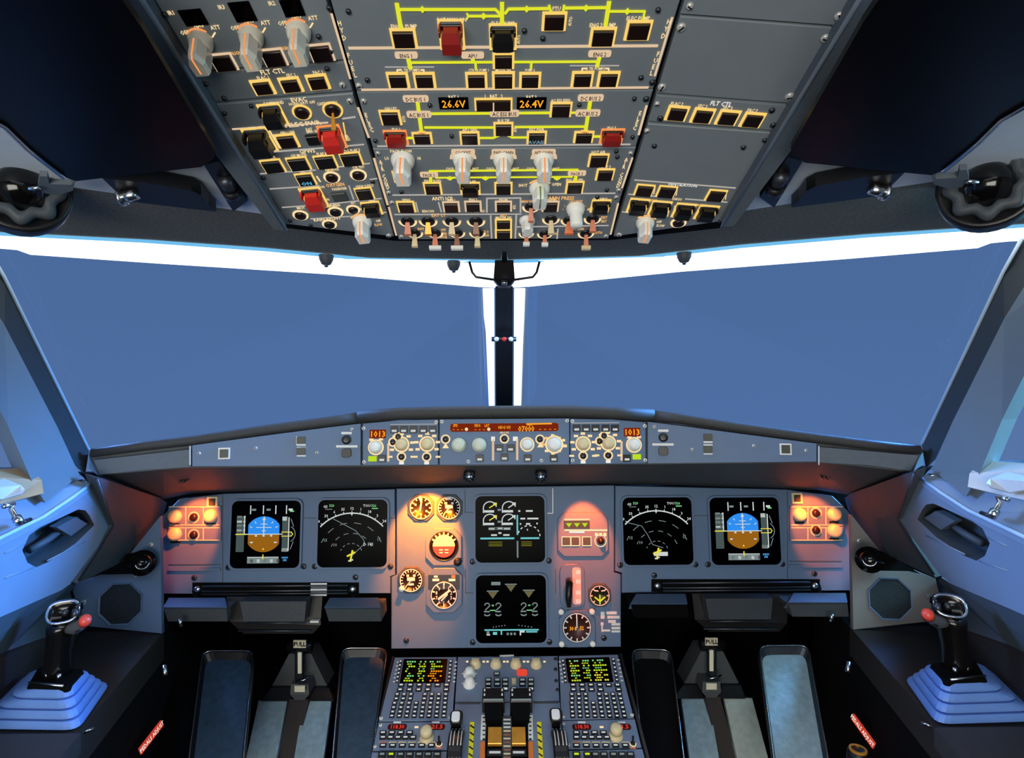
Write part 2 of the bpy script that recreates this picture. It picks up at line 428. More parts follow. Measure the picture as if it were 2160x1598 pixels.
# ---- header: flat lining, ceiling side panels, window reveal with painted glow
def lining(g, side):
    e = [(-220, 372), (130, 392), (560, 452), (612, 476), (835, 496), (1064, 499)]
    lo = [(1064, 549), (780, 545), (560, 524), (300, 506), (0, 491), (-250, 478)]
    pts = [ZP(*q, LIFT) for q in e + lo]
    pts = [p if abs(p.x) > .012 else V((0, p.y, p.z)) for p in pts]
    MBL.slab(pts if g > 0 else MIR(pts), (0, 0, .03), FABRIC)
MBL = MB(); both(lining)
o = MBL.build('trim_1'); struct(o, 'dark grained lining between overhead panel and glowing windshield reveal')
HDR = []
def band(g, side):
    up = [(-250, 478), (0, 491), (300, 506), (560, 524), (780, 545), (1064, 549)]
    lo = [(1064, 607), (1010, 605), (690, 578), (340, 556), (64, 537), (36, 527), (0, 524), (-250, 516)]
    a = [ZP(*q, LIFT - .001) for q in up]
    dep = {1064: 1.30, 1010: 1.285, 690: 1.16, 340: 1.02, 64: .93, 36: .92, 0: .905, -250: .87}
    b = [W(px, py, dep[px]) for px, py in lo]
    a[-1].x = b[0].x = 0
    m = MB().slab(a + b, (0, .004, .02), emat('reveal_glow_white', (244, 250, 255), 2.6, True))  # reveal lit from outside; its brightness is painted as emission
    t = bld(m, g, 'glowing_reveal')
    tag(t, 'bright white light band along top of the %s windshield' % side, 'light')
    q = [(-250, 478), (0, 491), (300, 506), (560, 524), (780, 545), (1064, 549)]
    r1 = [ZP(*p, LIFT - .002) for p in q]; r2 = [ZP(px, py + 6, LIFT - .0022) for px, py in q]; r1[-1].x = r2[-1].x = 0
    ROOTM[t.name] = Matrix.Translation(t.location)
    bld(MB().slab(r1 + r2[::-1], (0, 0, .001), emat('edge_glow_blue', (112, 190, 238), 1.0)), g, 'reveal_glow_edge', parent=t, world=True)  # blue falloff at the reveal's upper edge, painted as emission
both(band)

def ceil_side(g, side):
    cp = plane3(ZP(130, 392, LIFT), ZP(560, 452, LIFT), W(300, 0, .40))
    P = lambda q, o=0.0: cp.world(*q, o)
    poly = [(-330, 360), (130, 392), (560, 452), (596, 478), (438, 318), (268, 60), (185, -80), (-330, -80)]
    struct(bld(MB().slab([P(q) for q in poly], -cp.n * .02, mat('pale_blue_liner', (186, 200, 216), .6, noise=.06)), g, 'trim_2' if g > 0 else 'trim_3'), '%s grey-blue ceiling side panel behind the sun visor' % side)
    # sun visor
    rt = thing('sun_visor', ('large black tinted sun visor stowed in the upper left corner' if g > 0 else 'large black tinted sun visor stowed in the upper right corner'), 'sun visor', (lambda p: p if g > 0 else V((-p.x, p.y, p.z)))(P((250, 200), .03)))
    v = [(-260, 40), (-260, 120), (10, 270), (60, 318), (132, 372), (160, 382), (425, 352), (452, 334), (455, 322), (300, 60), (230, -40), (100, -90), (-260, -90)]
    bld(MB().slab([P(q, .032) for q in v], -cp.n * .006, VISOR), g, 'visor_panel', parent=rt, world=True)
    bld(MB().tube([P(q, .034) for q in ((-260, 122), (10, 268), (60, 316), (134, 374))], .0022, CHROME, 8), g, 'edge_trim', parent=rt, world=True)
    k = [(216, 376), (300, 384), (404, 402), (424, 412), (440, 432), (456, 446), (400, 440), (266, 424), (245, 404)]
    bld(MB().slab([P(q, .020) for q in k], -cp.n * .016, BLACK), g, 'visor_bracket', parent=rt, world=True)
    n = MB(); c = P((272, 412), .022)
    n.tube([P((256, 417), .026), P((287, 409), .026)], .006, CHROME, 12); n.tube([P((256, 417), .026), P((262, 416), .026)], .009, CHROME, 12)
    bld(n, g, 'bracket_knob', parent=rt, world=True)
    h = [P(q, .03) for q in ((84, 372), (100, 372), (104, 388), (150, 390), (160, 378), (154, 402), (120, 412), (96, 408), (80, 392))]
    hb = MB().slab(h, -cp.n * .006, RAIL); hb.tube([P((62, 398), .034), P((84, 396), .034)], .002, CHROME, 8)
    bld(hb, g, 'visor_hinge', parent=rt, world=True)
    # little spot lamp in its dark box
    rt = thing('spot_lamp', ('small black box lamp beside left edge of overhead panel' if g > 0 else 'small black box lamp beside right edge of overhead panel'), 'lamp', (lambda p: p if g > 0 else V((-p.x, p.y, p.z)))(P((472, 390), .01)))
    q = [(430, 348), (462, 340), (522, 424), (492, 446)]
    bld(MB().slab([P(z, .014) for z in q], -cp.n * .013, BLACK), g, 'housing', parent=rt, world=True)
    ln = MB().tube([P((474, 376), .016), P((488, 402), .018)], .008, DSTEEL, 12); ln.tube([P((486, 400), .019), P((491, 410), .02)], .010, BLACK, 12)
    bld(ln, g, 'lens_barrel', parent=rt, world=True)
    # overhead rail
    R0 = [(236, -60), (236, 14), (283, 62), (300, 64), (456, 328), (578, 484), (603, 486), (310, 16), (266, -60)]
    ovp = OL
    rr = MB().slab([ovp.world(*z, .016) for z in R0], -ovp.n * .06, RAIL)
    rr.tube([ovp.world(*z, .0165) for z in ((262, -60), (309, 14), (603, 485))], .0022, mat('rail_highlight', (120, 132, 142), .4), 8)  # paler bead paints the highlight along the inner edge
    struct(bld(rr, g, 'trim_4' if g > 0 else 'trim_5'), '%s sloping grey rail along the overhead panel' % side)
    # air outlet
    c = W(44, 400, .62) if g > 0 else W(2083, 392, .62)
    d = (V((0, .25, 1.0)) - (c - CAM).normalized() * 0).normalized()
    n = (CAM - c).normalized() + V((0, 0, -.15)); n.normalize()
    pl = Plane(c, n.cross(V((0, 0, 1))) * -1, V((0, 0, 1)))
    pl = Plane(c, V((0, 0, 1)).cross(n), V((0, 0, 1)))
    rt = thing('air_vent', 'black lobed ball air vent at the %s edge above windshield' % side, 'air vent', pl.mat(c))
    MB().lathe(0, 0, [(.045, -.03), (.046, .0), (.043, .004), (.040, .002)], BLACK, 36).build('outer_ring', rt)
    n_ = 72; pr = [(.036 + .0035 * math.cos(8 * 2 * PI * i / n_)) for i in range(n_)]
    vs = [(r * math.cos(2 * PI * i / n_), r * math.sin(2 * PI * i / n_), z) for r_, z in ((1, .0), (1, .012), (.9, .016), (.68, .016), (.62, .006)) for i, r in enumerate([x * r_ for x in pr])]
    MB().loft([vs[j * n_:(j + 1) * n_] for j in range(5)], SHADE, True, True).build('handwheel', rt)
    MB().lathe(0, 0, [(.0235 * math.cos(a), .008 + .0235 * math.sin(a)) for a in [x * PI / 20 for x in range(10)]], mat('gloss_black', (10, 9, 9), .12), 28).build('ball', rt)

OB = math.tan(math.radians(19.8))
OO = CAM + V((0, .776, .193)); OV = V((0, -math.cos(math.radians(19.8)), math.sin(math.radians(19.8))))
OC = Plane(OO, (1, 0, 0), OV)
OL = Plane(OO + V((-.147, 0, 0)), (1, 0, .085), OV); OR = Plane(OO + V((.1455, 0, 0)), (1, 0, -.085), OV)
both(ceil_side)

# ---- windshield, centre post, pillars
def screen_pane(g, side):
    pane = [W(150, 990, 1.10), W(-40, 505, .91), W(1066, 597, 1.335), W(1066, 910, 1.74)]
    pane[2].x = pane[3].x = 0
    m = MB(); a, b, c, d = pane; N = 8; vs = []; fs = []
    for i in range(N + 1):
        for j in range(N + 1):
            u, v = i / N, j / N; vs.append(a * (1 - u) * (1 - v) + b * (1 - u) * v + c * u * v + d * u * (1 - v))
    for i in range(N):
        for j in range(N): k = i * (N + 1) + j; fs.append((k, k + 1, k + N + 2, k + N + 1))
    m.add(vs, fs, GLASS, True)
    struct(bld(m, g, 'window_1' if g > 0 else 'window_2', fix=False), '%s windshield pane with dusk blue sky behind' % side)
    # gasket between pane and pillar
    gk = [W(188, 948, 1.06), W(10, 588, .925), W(-40, 500, .89), W(-100, 520, .85), W(10, 690, .89), W(122, 905, .965), W(160, 980, 1.0), W(180, 1000, 1.02)]
    gm = MB().slab(gk, (-.02, .02, 0), mat('seal_rubber', (34, 40, 42), .6, noise=.2))
    gm.tube([W(187, 948, 1.055), W(10, 586, .92), W(-40, 500, .885)], .0028, mat('gasket_highlight', (170, 190, 205), .4), 8)  # bright line painted as the highlight along the seal
    struct(bld(gm, g, 'trim_6' if g > 0 else 'trim_7'), 'dark seal strip at the outer edge of %s windshield' % side)
    # pillar
    rg = [(168, 1002, 1.0), (122, 902, .96), (10, 686, .885), (-110, 500, .84)]
    lf = [(-260, 470, .70), (-150, 575, .74), (18, 900, .855), (70, 1020, .885), (96, 1060, .89)]
    pm = MB().slab([W(*q) for q in rg + lf], (-.05, .03, 0), mat('pillar_shaded', (100, 110, 114), .55, noise=.07, scale=18, bump=.08))  # trim colour made darker and greyer to hold the light on the pillar
    struct(bld(pm, g, 'trim_8' if g > 0 else 'trim_9'), '%s grey-blue pillar between windshield and side window' % side)
    # side window
    sw = [W(60, 1030, .93), W(-60, 560, .80), W(-400, 560, .55), W(-400, 1060, .58)]
    struct(bld(MB().slab([q + V((-.06, 0, 0)) for q in sw], (-.004, 0, 0), GLASS), g, 'window_3' if g > 0 else 'window_4', fix=False), '%s side window pane behind the pillar' % side)
GLASS = glass('window_glass')
both(screen_pane)

# centre post
rt = thing('center_post', 'slim black post dividing the windshield with white reveal edges made to glow', 'window post', W(1064, 730, 1.45))
TOPD, BOTD = 1.27, 1.55
tp = lambda px: W(px, 548, TOPD - .10); bt = lambda px: W(px, 872, BOTD)
pm = MB().loft([[W(1045, 603, 1.22), W(1082, 603, 1.22), W(1082, 607, 1.28), W(1045, 607, 1.28)],
               [W(1046, 880, BOTD), W(1081, 880, BOTD), W(1081, 880, BOTD + .06), W(1046, 880, BOTD + .06)]], mat('post_black', (24, 26, 30), .45, noise=.2))
pm.build('post', rt, True)
PE = emat('post_edge_glow', (206, 230, 255), 1.7, True)  # white reveals beside the post, their light painted as emission
for q in ((1018, 1042, 1029, 1043), (1108, 1085, 1099, 1084)):
    e = MB().slab([W(q[0], 607, 1.27), W(q[1], 607, 1.25), W(q[3], 880, BOTD + .01), W(q[2], 880, BOTD + .03)], (0, .03, 0), PE)
    e.build('glowing_edge', rt, True)
    x0, x1 = (q[0] - 4, q[0] + 3)
    MB().slab([W(x0, 608, 1.275), W(x1, 608, 1.27), W(q[2] + 3, 880, BOTD + .02), W(q[2] - 3, 880, BOTD + .035)], (0, .03, 0), GREYB).build('edge_strip', rt, True)
# sight gauge on the post and the wire bracket above
m = MB()
m.tube([W(1037, 715, 1.31), W(1089, 715, 1.31)], .0055, BLACK, 10)
m.build('sight_bar', rt, True)
for px, mm in ((1047, WHITEP), (1063, RED), (1077, WHITEP)):
    MB().tube([W(px, 715, 1.302), W(px + 1, 715, 1.297)], .0052, mm, 12).build('sight_ball', rt, True)
cm = thing('compass_bracket', 'folded black compass bracket hanging at the top of the center post', 'bracket', W(1064, 575, 1.05))
m = MB().slab([W(1044, 548, 1.02), W(1083, 548, 1.02), W(1086, 588, 1.04), (W(1076, 602, 1.05)), W(1052, 602, 1.05), W(1041, 588, 1.04)], (0, .03, 0), BLACK)
m.build('body', cm, True)
for sx in (-1, 1):
    c = lambda a, b, d=1.03: W(1064 + sx * a, b, d)
    MB().tube([c(74, 552), c(68, 574), c(60, 584), c(20, 590)], .0022, BLACK, 8).build('arm', cm, True)
MB().tube([W(1058, 596, 1.03), W(1070, 596, 1.03)], .004, CHROME, 10).build('latch', cm, True)
MB().tube([W(1064, 490, .95), W(1064, 552, 1.03)], .006, BLACK, 10).build('hanger', cm, True)
for px, py, lb in ((688, 548, 'left of center post, under lining edge'), (957, 561, 'closest to center post on its left'), (1443, 543, 'right of center post, under lining edge')):
    c = ZP(px, py - 10, LIFT - .002)
    r = thing('rubber_stop', 'small dark rubber stop ' + lb, 'stop', c)
    MB().lathe(0, 0, [(.013, .0), (.012, -.008), (.008, -.016), (.003, -.018)], SHADE, 18).build('pad', r)
    MB().lathe(0, 0, [(.004, -.017), (.003, -.021)], CHROME, 12).build('pin', r)

# ---- side sills, side walls
def side(g, sd):
    L = lambda q: W(*q)
    edge = [(190, 1022, 1.0), (150, 1052, .955), (90, 1092, .89), (10, 1131, .80), (-160, 1215, .66)]
    pl = plane3(L((190, 1022, 1.0)), L((10, 1131, .80)), L((130, 1244, .975))); proj = lambda q: pl.world(*q)
    E = [proj(q[:2]) for q in edge]
    sill = E + [W(-420, 1100, .64), W(-300, 985, .72), W(20, 985, .92), W(120, 985, 1.02), W(168, 998, 1.02)]
    sm = MB().slab(sill, (0, 0, -.01), GREYB)
    sm.tube([q + V((0, 0, .001)) for q in E], .003, mat('sill_highlight', (176, 200, 224), .35), 8)  # edge highlight painted as a paler bead
    struct(bld(sm, g, 'trim_10' if g > 0 else 'trim_11'), '%s window sill ledge with a highlight painted on its edge' % sd)
    # wall panel with the recessed grip
    low = [(-160, 1375, .67), (10, 1297, .815), (130, 1244, .975), (150, 1228, 1.0), (240, 1106, 1.0)]
    out = E + [proj(q[:2]) for q in low]
    hole = [proj(q) for q in ((62, 1128), (84, 1112), (165, 1074), (180, 1076), (188, 1086), (199, 1107), (160, 1145), (100, 1186), (76, 1196), (58, 1186), (47, 1160))]
    tri = tessellate_polygon([out, hole]); al = out + hole
    m = MB().add(al, [t for t in tri], GREYB)
    back = [p - pl.n * .035 for p in hole]; n = len(hole)
    m.add(hole + back, [(i, (i + 1) % n, n + (i + 1) % n, n + i) for i in range(n)] + [tuple(n + i for i in range(n))], SHADE)
    rt = bld(m, g, 'side_wall_trim', fix=False)
    tag(rt, '%s blue-grey side wall panel with a dark recessed grip' % sd, 'wall panel')
    ROOTM[rt.name] = Matrix.Translation(rt.location)
    gp = MB().slab([pl.world(*q, -.006) for q in ((150, 1130), (185, 1104), (160, 1090), (120, 1112))], -pl.n * .012, RAIL)
    gp.tube([pl.world(62, 1160, -.02), pl.world(100, 1138, -.016), pl.world(160, 1092, -.02)], .006, SHADE, 8)
    bld(gp, g, 'grip', parent=rt, world=True)
    for a, b in (((10, 1166), (52, 1146)), ((10, 1218), (70, 1196)), ((100, 1182), (180, 1142))):
        bld(MB().tube([pl.world(*a, .0005), pl.world(*b, .0005)], .0014, GREYB, 6), g, 'crease', parent=rt, world=True)
    # lower wall below it
    lw = [W(-160, 1375, .70), W(10, 1297, .84), W(130, 1244, 1.0), W(150, 1230, 1.03), W(158, 1240, 1.22), W(178, 1322, 1.22), W(110, 1338, 1.06), W(10, 1374, .90), W(-160, 1460, .73)]
    struct(bld(MB().slab(lw, (-.03, 0, 0), mat('lower_wall_paint', (74, 82, 86), .6, noise=.1)), g, 'trim_12' if g > 0 else 'trim_13'), '%s grey lower side wall behind the side stick' % sd)
    lw = [W(-160, 1460, .73), W(10, 1374, .90), W(110, 1338, 1.06), W(178, 1322, 1.22), W(178, 1370, 1.24), W(-160, 1640, .75)]
    struct(bld(MB().slab(lw, (-.03, 0, 0), CONS), g, 'trim_14' if g > 0 else 'trim_15'), '%s black padded wall along the console' % sd)
    # screws on the sill
    bt = MB(); c = W(165, 1021, 1.0) + V((0, 0, .004))
    r = thing('sill_latch', 'small black latch button on the %s sill corner' % sd, 'latch', c if g > 0 else V((-c.x, c.y, c.z)))
    MB().lathe(0, 0, [(.009, -.004), (.009, .002), (.006, .004)], BLACK, 16).build('button', r)
    MB().ring(0, 0, .008, .0105, -.004, .003, CHROME, 18).build('collar', r)
    # window latch box, handle
    r = thing('window_latch', ('tan window latch box on the left sill' if g > 0 else 'pale white window latch box on the right sill'), 'latch', (lambda p: p if g > 0 else V((-p.x, p.y, p.z)))(W(40, 1030, .86)))
    bm = TAN if g > 0 else WBOX
    q = [(5, 1062, .84), (92, 1040, .885), (88, 1012, .895), (62, 984, .91), (-120, 1000, .80), (-120, 1090, .76)]
    bld(MB().slab([W(*z) for z in q], (-.03, .03, -.01), bm), g, 'housing', parent=r, world=True)
    q = [(4, 1056, .835), (46, 1044, .85), (52, 1036, .85), (44, 1026, .86), (8, 1012, .86), (-100, 1040, .77)]
    bld(MB().slab([W(*z) + V((.004, -.004, .003)) for z in q], (-.012, .012, -.004), WBOX), g, 'cover', parent=r, world=True)
    hb = MB().tube([W(8, 1068, .80), W(28, 1062, .825), (W(24, 1074, .82)), W(36, 1096, .81)], .0035, CHROME, 8)
    hb.tube([W(34, 1090, .808), W(42, 1103, .805)], .006, CHROME, 10); hb.tube([W(42, 1103, .806), W(64, 1095, .83)], .003, DSTEEL, 8)
    bld(hb, g, 'handle', parent=r, world=True)
    # black cheek panel between the side wall and the instrument panel
    cp = plane3(W(240, 1108, 1.10), W(345, 1060, 1.29), W(163, 1228, 1.04)); Q = lambda *q: cp.world(*q)
    ck = [Q(203, 1006), Q(214, 1008), Q(338, 1050), Q(352, 1060), Q(345, 1085), Q(288, 1166), Q(264, 1182), Q(163, 1230), Q(240, 1108)]
    ckm = MB().slab(ck, -cp.n * .02, SHADE)
    ckm.tube([Q(204, 1010, .001), Q(240, 1107, .001), Q(165, 1224, .001)], .0022, DSTEEL, 6)
    struct(bld(ckm, g, 'trim_16' if g > 0 else 'trim_17'), '%s black fairing between side wall and instrument panel' % sd)
    # console
    zt = -.535
    top = [CAM + V(p) for p in ((-.735, 1.22, zt), (-.60, .62, zt), (-1.0, .62, zt), (-1.0, 1.22, zt))]
    cb = MB().slab(top, (0, 0, -.06), CONS)
    ins = [CAM + V(p) for p in ((-.737, 1.22, zt - .004), (-.602, .62, zt - .004), (-.60, .62, zt - .46), (-.75, 1.45, zt - .46), (-.79, 1.45, zt - .004))]
    r = bld(cb, g, 'side_console'); tag(r, '%s black side console carrying the side stick' % sd, 'console'); ROOTM[r.name] = Matrix.Translation(r.location)
    bld(MB().slab(ins, (-.03, 0, 0), CARPET), g, 'inner_wall', parent=r, world=True)
    ar = MB().slab([CAM + V(p) for p in ((-.645, .86, zt + .004), (-.61, .70, zt + .004), (-.9, .70, zt + .004), (-.9, .86, zt + .004))], (0, 0, -.03), mat('console_pad', (60, 54, 50), .55, noise=.2))
    bld(ar, g, 'arm_pad', parent=r, world=True)
    hd = MB().tube([ZP(170, 1562, zt - .03), ZP(178, 1542, zt - .01), ZP(198, 1536, zt - .012)], .003, CHROME, 8)
    bld(hd, g, 'chrome_handle', parent=r, world=True)
    for q in ((346, 1412, 1.02), (381, 1313, 1.22)):
        pass
    # red placard on the console wall
    a = W(296, 1584, 1.045); b = W(342, 1524, 1.125)
    ax = (b - a).normalized(); nn = V((1, -.25, .3)); yy = nn.cross(ax).normalized(); nn = ax.cross(yy)
    Mx = Matrix((ax, yy, nn)).transposed().to_4x4(); Mx.translation = (a + b) / 2; L_ = (b - a).length
    if g < 0:
        a = W(1798, 1510, 1.125); b = W(1843, 1572, 1.045); ax = (b - a).normalized(); nn = V((-1, -.25, .3)); yy = nn.cross(ax).normalized(); nn = ax.cross(yy)
        Mx = Matrix((ax, yy, nn)).transposed().to_4x4(); Mx.translation = (a + b) / 2; L_ = (b - a).length
    r = thing('placard', 'red warning placard with white words on the %s console wall' % sd, 'sign', Mx)
    MB().box(0, 0, L_, .012, -.002, .001, emat('placard_red', (206, 62, 44), .9), .0003).build('plate', r)
    MB().text('PEDALS ADJUST', 0, 0, L_ * .103, .007, .0014, LEGW).build('lettering', r, fix=False)
both(side)
def well(g, sd):
    struct(bld(MB().slab([V((-.80, 1.29, 0)), V((-.80, 1.62, 0)), V((-.80, 1.62, .62)), V((-.80, 1.29, .62))], (-.02, 0, 0), MATT), g, 'trim_18' if g > 0 else 'trim_19'), '%s outer side of the footwell' % sd)
both(well)
# ================================================================ overhead panel
GRP = None
def edges(yo, yi, xo=None): pass
LO = lambda y: 333 + (y - 12) * .5860        # outer edge of the left column
LI = lambda y: 693 + (y - 12) * .2845        # its inner edge (seam)
CLx = lambda y: 700 + (y - 12) * .2835
CRx = lambda y: 1432 - (y - 12) * .300
RI = lambda y: 1440 - (y - 12) * .300
RO = lambda y: 1796 - (y - 12) * .598
struct(MB().slab([OC.world(*q, -.03) for q in ((262, -60), (1880, -60), (1545, 478), (1290, 506), (835, 508), (600, 480))], -OC.n * .02, MATT).build('trim_20'), 'black backing behind the overhead panels')

def lpoly(yo0, yi0, yo1, yi1): return [(LO(yo0), yo0), (LI(yi0), yi0), (LI(yi1), yi1), (LO(yo1), yo1)]
def letters(P, txt, pts, h=10, m=LEG):
    for c, q in zip(txt, pts): P.t(c, *q, h, m)

# ---------- left column: three panels
P = Panel('overhead_panel', 'upper left overhead panel with three big pearl-grey selector knobs below dark windows', 'control panel', OL, 540, 80)
P.face(lpoly(-40, -40, 151, 127), OVER)
for px, py, ww, hh, lb in ((408, 36, 50, 34, 'IR1'), (512, 24, 46, 42, 'IR3'), (617, 16, 44, 36, 'IR2')):
    x, y = P.p(px, py); a, b = P.sz(px, py, ww, hh)
    MB().box(x, y, a, b, 0, .0012, SCREEN).build('display_window', P.root)
    P.t(lb, px - ww / 2 - 22, py - 10, 9)
for i, (px, py) in enumerate(((424, 84), (530, 74), (630, 64))):
    P.knob(px, py, 25, .032, PEARL, FRMO, arc=False)
    P.l([(px - 28, py - 8), (px - 22, py - 1)], 3, LEG); P.l([(px + 30, py - 16), (px + 24, py - 6)], 3, LEG)
    x, y = P.p(px, py); k = P.k(px, py)
    MB().ring(x, y, 26 * k, 29 * k, 0, .0008, FRMO, 18, math.radians(40), math.radians(140)).build('dial_arc', P.root)
    for t, dx, dy in (('OFF', -34, -16), ('NAV', -5, -31), ('ATT', 30, -27)): P.t(t, px + dx, py + dy, 9)
    P.t('ALIGN', px - 32, py + 37, 7, LEGO)
    P.btn(px + 48, py + 46, 50, 38, None, SEP, t=4)
for q in ((408, 100), (417, 135), (672, 76), (697, 108), (694, 16), (348, 30)): P.screw(*q, 6, DSTEEL)
P.done()

P = Panel('overhead_panel', 'narrow left overhead panel with three lit push buttons under the words FLT CTL', 'control panel', OL, 590, 180)
P.face(lpoly(155, 131, 215, 192), OVER)
P.t('FLT CTL', 574, 150, 10, LEG, w=52)
for px, py, lb in ((555, 183, 'ELAC 1'), (614, 178, 'SEC 1'), (671, 172, 'FAC 1')): P.btn(px, py, 46, 33, lb, t=5.5)
for q in ((434, 176), (473, 206), (690, 144)): P.screw(*q, 6, DSTEEL)
P.screw(722, 178, 7)
P.done()

P = Panel('overhead_panel', 'tall left overhead panel with two bright red guards and a white wiper knob', 'control panel', OL, 660, 340)
P.face([(LO(219), 219), (LI(196), 196), (LI(500), 500), (LO(474), 474)], OVER)
P.t('EVAC', 630, 209, 9, w=34)
P.guard(577, 243, 44, 42, BLACK, FRM, 'COMMAND'); P.rnd(637, 236, 19, CAP, FRM, 'HORN SHUT OFF')
P.t('CAPT & PURS', 690, 217, 6); P.rnd(702, 231, 20, CAP, FRM)
P.toggle(702, 231, 9, (0, -.2), .022, None, BRASS, 1.6)
P.l([(490, 272), (692, 258)], 4, SEP); P.l([(722, 250), (750, 246)], 4, SEPW)
P.t('EMER ELEC PWR', 622, 262, 9, w=112)
P.guard(550, 297, 50, 48, BLACK, FRM, 'EMER GEN TEST', 6, tall=.016)
P.l([(568, 274), (590, 312)], 3, LEG)
P.btn(606, 296, 46, 30, 'GEN 1 LINE', FRM, lh=5); P.btn(660, 292, 36, 26, 'EMER GEN', None, CAPD, lh=5); P.t('RAT', 652, 272, 6)
P.guard(702, 291, 44, 46, RED, FRMO, tall=.014); P.l([(724, 258), (731, 296)], 3, FRM); P.t('MAN', 733, 290, 6, rot=-1.4)
P.l([(570, 320), (688, 311)], 3.5, SEPW); P.l([(725, 308), (768, 304)], 3.5, SEPW)
P.t('GPWS', 648, 318, 8, w=34)
for px, py, lb in ((576, 349, 'SYS'), (630, 344, 'G/S MODE'), (687, 340, 'FLAP MODE'), (741, 334, 'LDG FLAP 3')): P.btn(px, py, 46, 28, lb, FRM, CAPD, lh=6, t=3.5)
P.t('TERR', 693, 357, 6, FRM)
P.l([(549, 366), (666, 358)], 3, SEPW); P.l([(710, 352), (780, 344)], 3, SEPW); P.l([(780, 378), (796, 376)], 3, SEPW)
P.btn(645, 377, 40, 26, 'GND CTL', FRM, CAPD, lh=5, t=3.5, legend=[('ON', CYA)])
P.rnd(700, 373, 16, CAP, LEG, 'CVR ERASE', 5); P.rnd(756, 368, 16, CAP, LEG, 'CVR TEST', 5)
P.l([(668, 371), (676, 383)], 3, LEG)
P.l([(569, 398), (674, 391)], 3, SEPW); P.t('OXYGEN', 707, 389, 7, LEGO, w=40)
P.guard(664, 419, 42, 40, RED, FRM, 'MASK MAN ON', 5); P.t('ON', 690, 420, 5)
P.btn(716, 412, 40, 24, 'PASSENGER', None, mat('grey_cap', (70, 76, 74), .5), lh=5); P.l([(736, 391), (746, 420)], 3, SEPW)
P.btn(769, 407, 38, 25, 'CREW SUPPLY', FRM, CAPD, lh=5, t=3)
P.l([(595, 437), (650, 433)], 3, SEPW); P.l([(690, 430), (805, 418)], 3, SEPW); P.t('CALLS', 702, 432, 6, w=32)
P.rnd(634, 453, 15, CAP, LEG, 'MECH', 5); P.rnd(708, 446, 15, CAPD, LEG, 'ALL', 5); P.rnd(745, 441, 13, CAPD, LEG, 'AFT', 5)
P.guard(785, 440, 36, 26, BLACK, FRM, 'EMER', 5, tall=.009)
P.l([(655, 461), (750, 455)], 2.5, SEPW); P.t('RAIN RPLNT', 690, 461, 6, w=60); P.rnd(695, 472, 14, CAPD, LEG)
P.knob(764, 466, 20, .028, WHITEK, FRMO); P.t('OFF', 798, 465, 5); P.t('SLOW', 798, 473, 5, LEGO); P.l([(808, 448), (815, 447)], 3, SEPW)
P.t('WIPER', 764, 440, 5)
for q in ((474, 238), (530, 222), (556, 374), (786, 382), (612, 464), (655, 474)): P.screw(*q, 5, DSTEEL)
P.screw(738, 212, 7); P.screw(820, 496, 6)
P.done()

# ---------- centre column
P = Panel('overhead_panel', 'center top overhead panel marked HYD and FUEL with yellow flow lines', 'control panel', OC, 1060, 100)
P.face([(CLx(-40), -40), (CRx(-40), -40), (CRx(187), 187), (CLx(191), 191)], OVER)
P.l([(699, 28), (739, 166)], 5, SEP); P.l([(1418, 36), (1381, 160)], 5, SEP)
letters(P, 'HYD', ((716, 48), (721, 63), (726, 79)), 10); letters(P, 'FUEL', ((735, 116), (740, 131), (744, 144), (749, 157)), 10)
letters(P, 'HYD', ((1411, 45), (1405, 60), (1399, 75)), 10); letters(P, 'FUEL', ((1388, 113), (1383, 127), (1378, 140), (1374, 153)), 10)
Y = lambda pts, w=5: P.l(pts, w, FLOW, .0012)
for pts, w_ in (([(837, 6), (846, 60)], 9), ([(1059, 4), (1059, 50)], 9), ([(1285, 2), (1277, 54)], 9), ([(842, 19), (1045, 19), (1056, 30)], 5), ([(985, 33), (1056, 33)], 4),
                ([(985, 28), (988, 33), (985, 39)], 3), ([(1066, 27), (1073, 18), (1156, 17)], 5), ([(1191, 16), (1282, 15)], 5), ([(1284, 23), (1360, 23), (1356, 40)], 4), ([(1158, 10), (1162, 24)], 5), ([(1190, 10), (1188, 24)], 5)): Y(pts, w_)
for q in ((891, 19), (1020, 33), (1111, 18), (1236, 16), (1323, 23)): x, y = P.p(*q); k = P.k(*q); P.lin.prism([(x - 6 * k, y), (x, y - 7 * k), (x + 6 * k, y), (x, y + 7 * k)], 0, .0013, FLOW)
P.btn(852, 80, 54, 42, 'ENG 1 PUMP', t=5.5, lh=8); P.guard(953, 76, 48, 58, DRED, FRM, 'RAT MAN ON', 8, tall=.014)
P.guard(1061, 80, 52, 50, BLACK, FRM, 'ELEC PUMP', 8, tall=.009)
P.t('PTU', 1174, 17, 8); P.btn(1169, 44, 52, 40, None, t=5.5); P.t('AUTO', 1203, 44, 6, rot=1.5); P.t('AUTO', 1094, 82, 6, rot=1.5)
P.btn(1271, 77, 54, 41, 'ENG 2 PUMP', t=5.5, lh=8); P.btn(1346, 63, 54, 42, 'ELEC PUMP', t=5.5, lh=8)
P.l([(735, 101), (930, 100)], 6, SEP); P.l([(976, 99), (1035, 99)], 6, SEP); P.l([(1085, 98), (1388, 96)], 6, SEP)
def pill(px, py, w, txt, h=13, m=SEP):
    x, y = P.p(px, py); a, b = P.sz(px, py, w, h)
    P.lin.prism(rrect(x, y, a, b, b * .3, 3), 0, .0014, m); P.t(txt, px, py, h * .62, CAP, z=.0018)
Y([(861, 121), (866, 144)], 9); Y([(997, 121), (998, 131)], 8); Y([(1003, 130), (1004, 146)], 5); Y([(1265, 118), (1259, 140)], 8); Y([(866, 131), (1258, 129)], 4); Y([(1121, 130), (1120, 144)], 5)
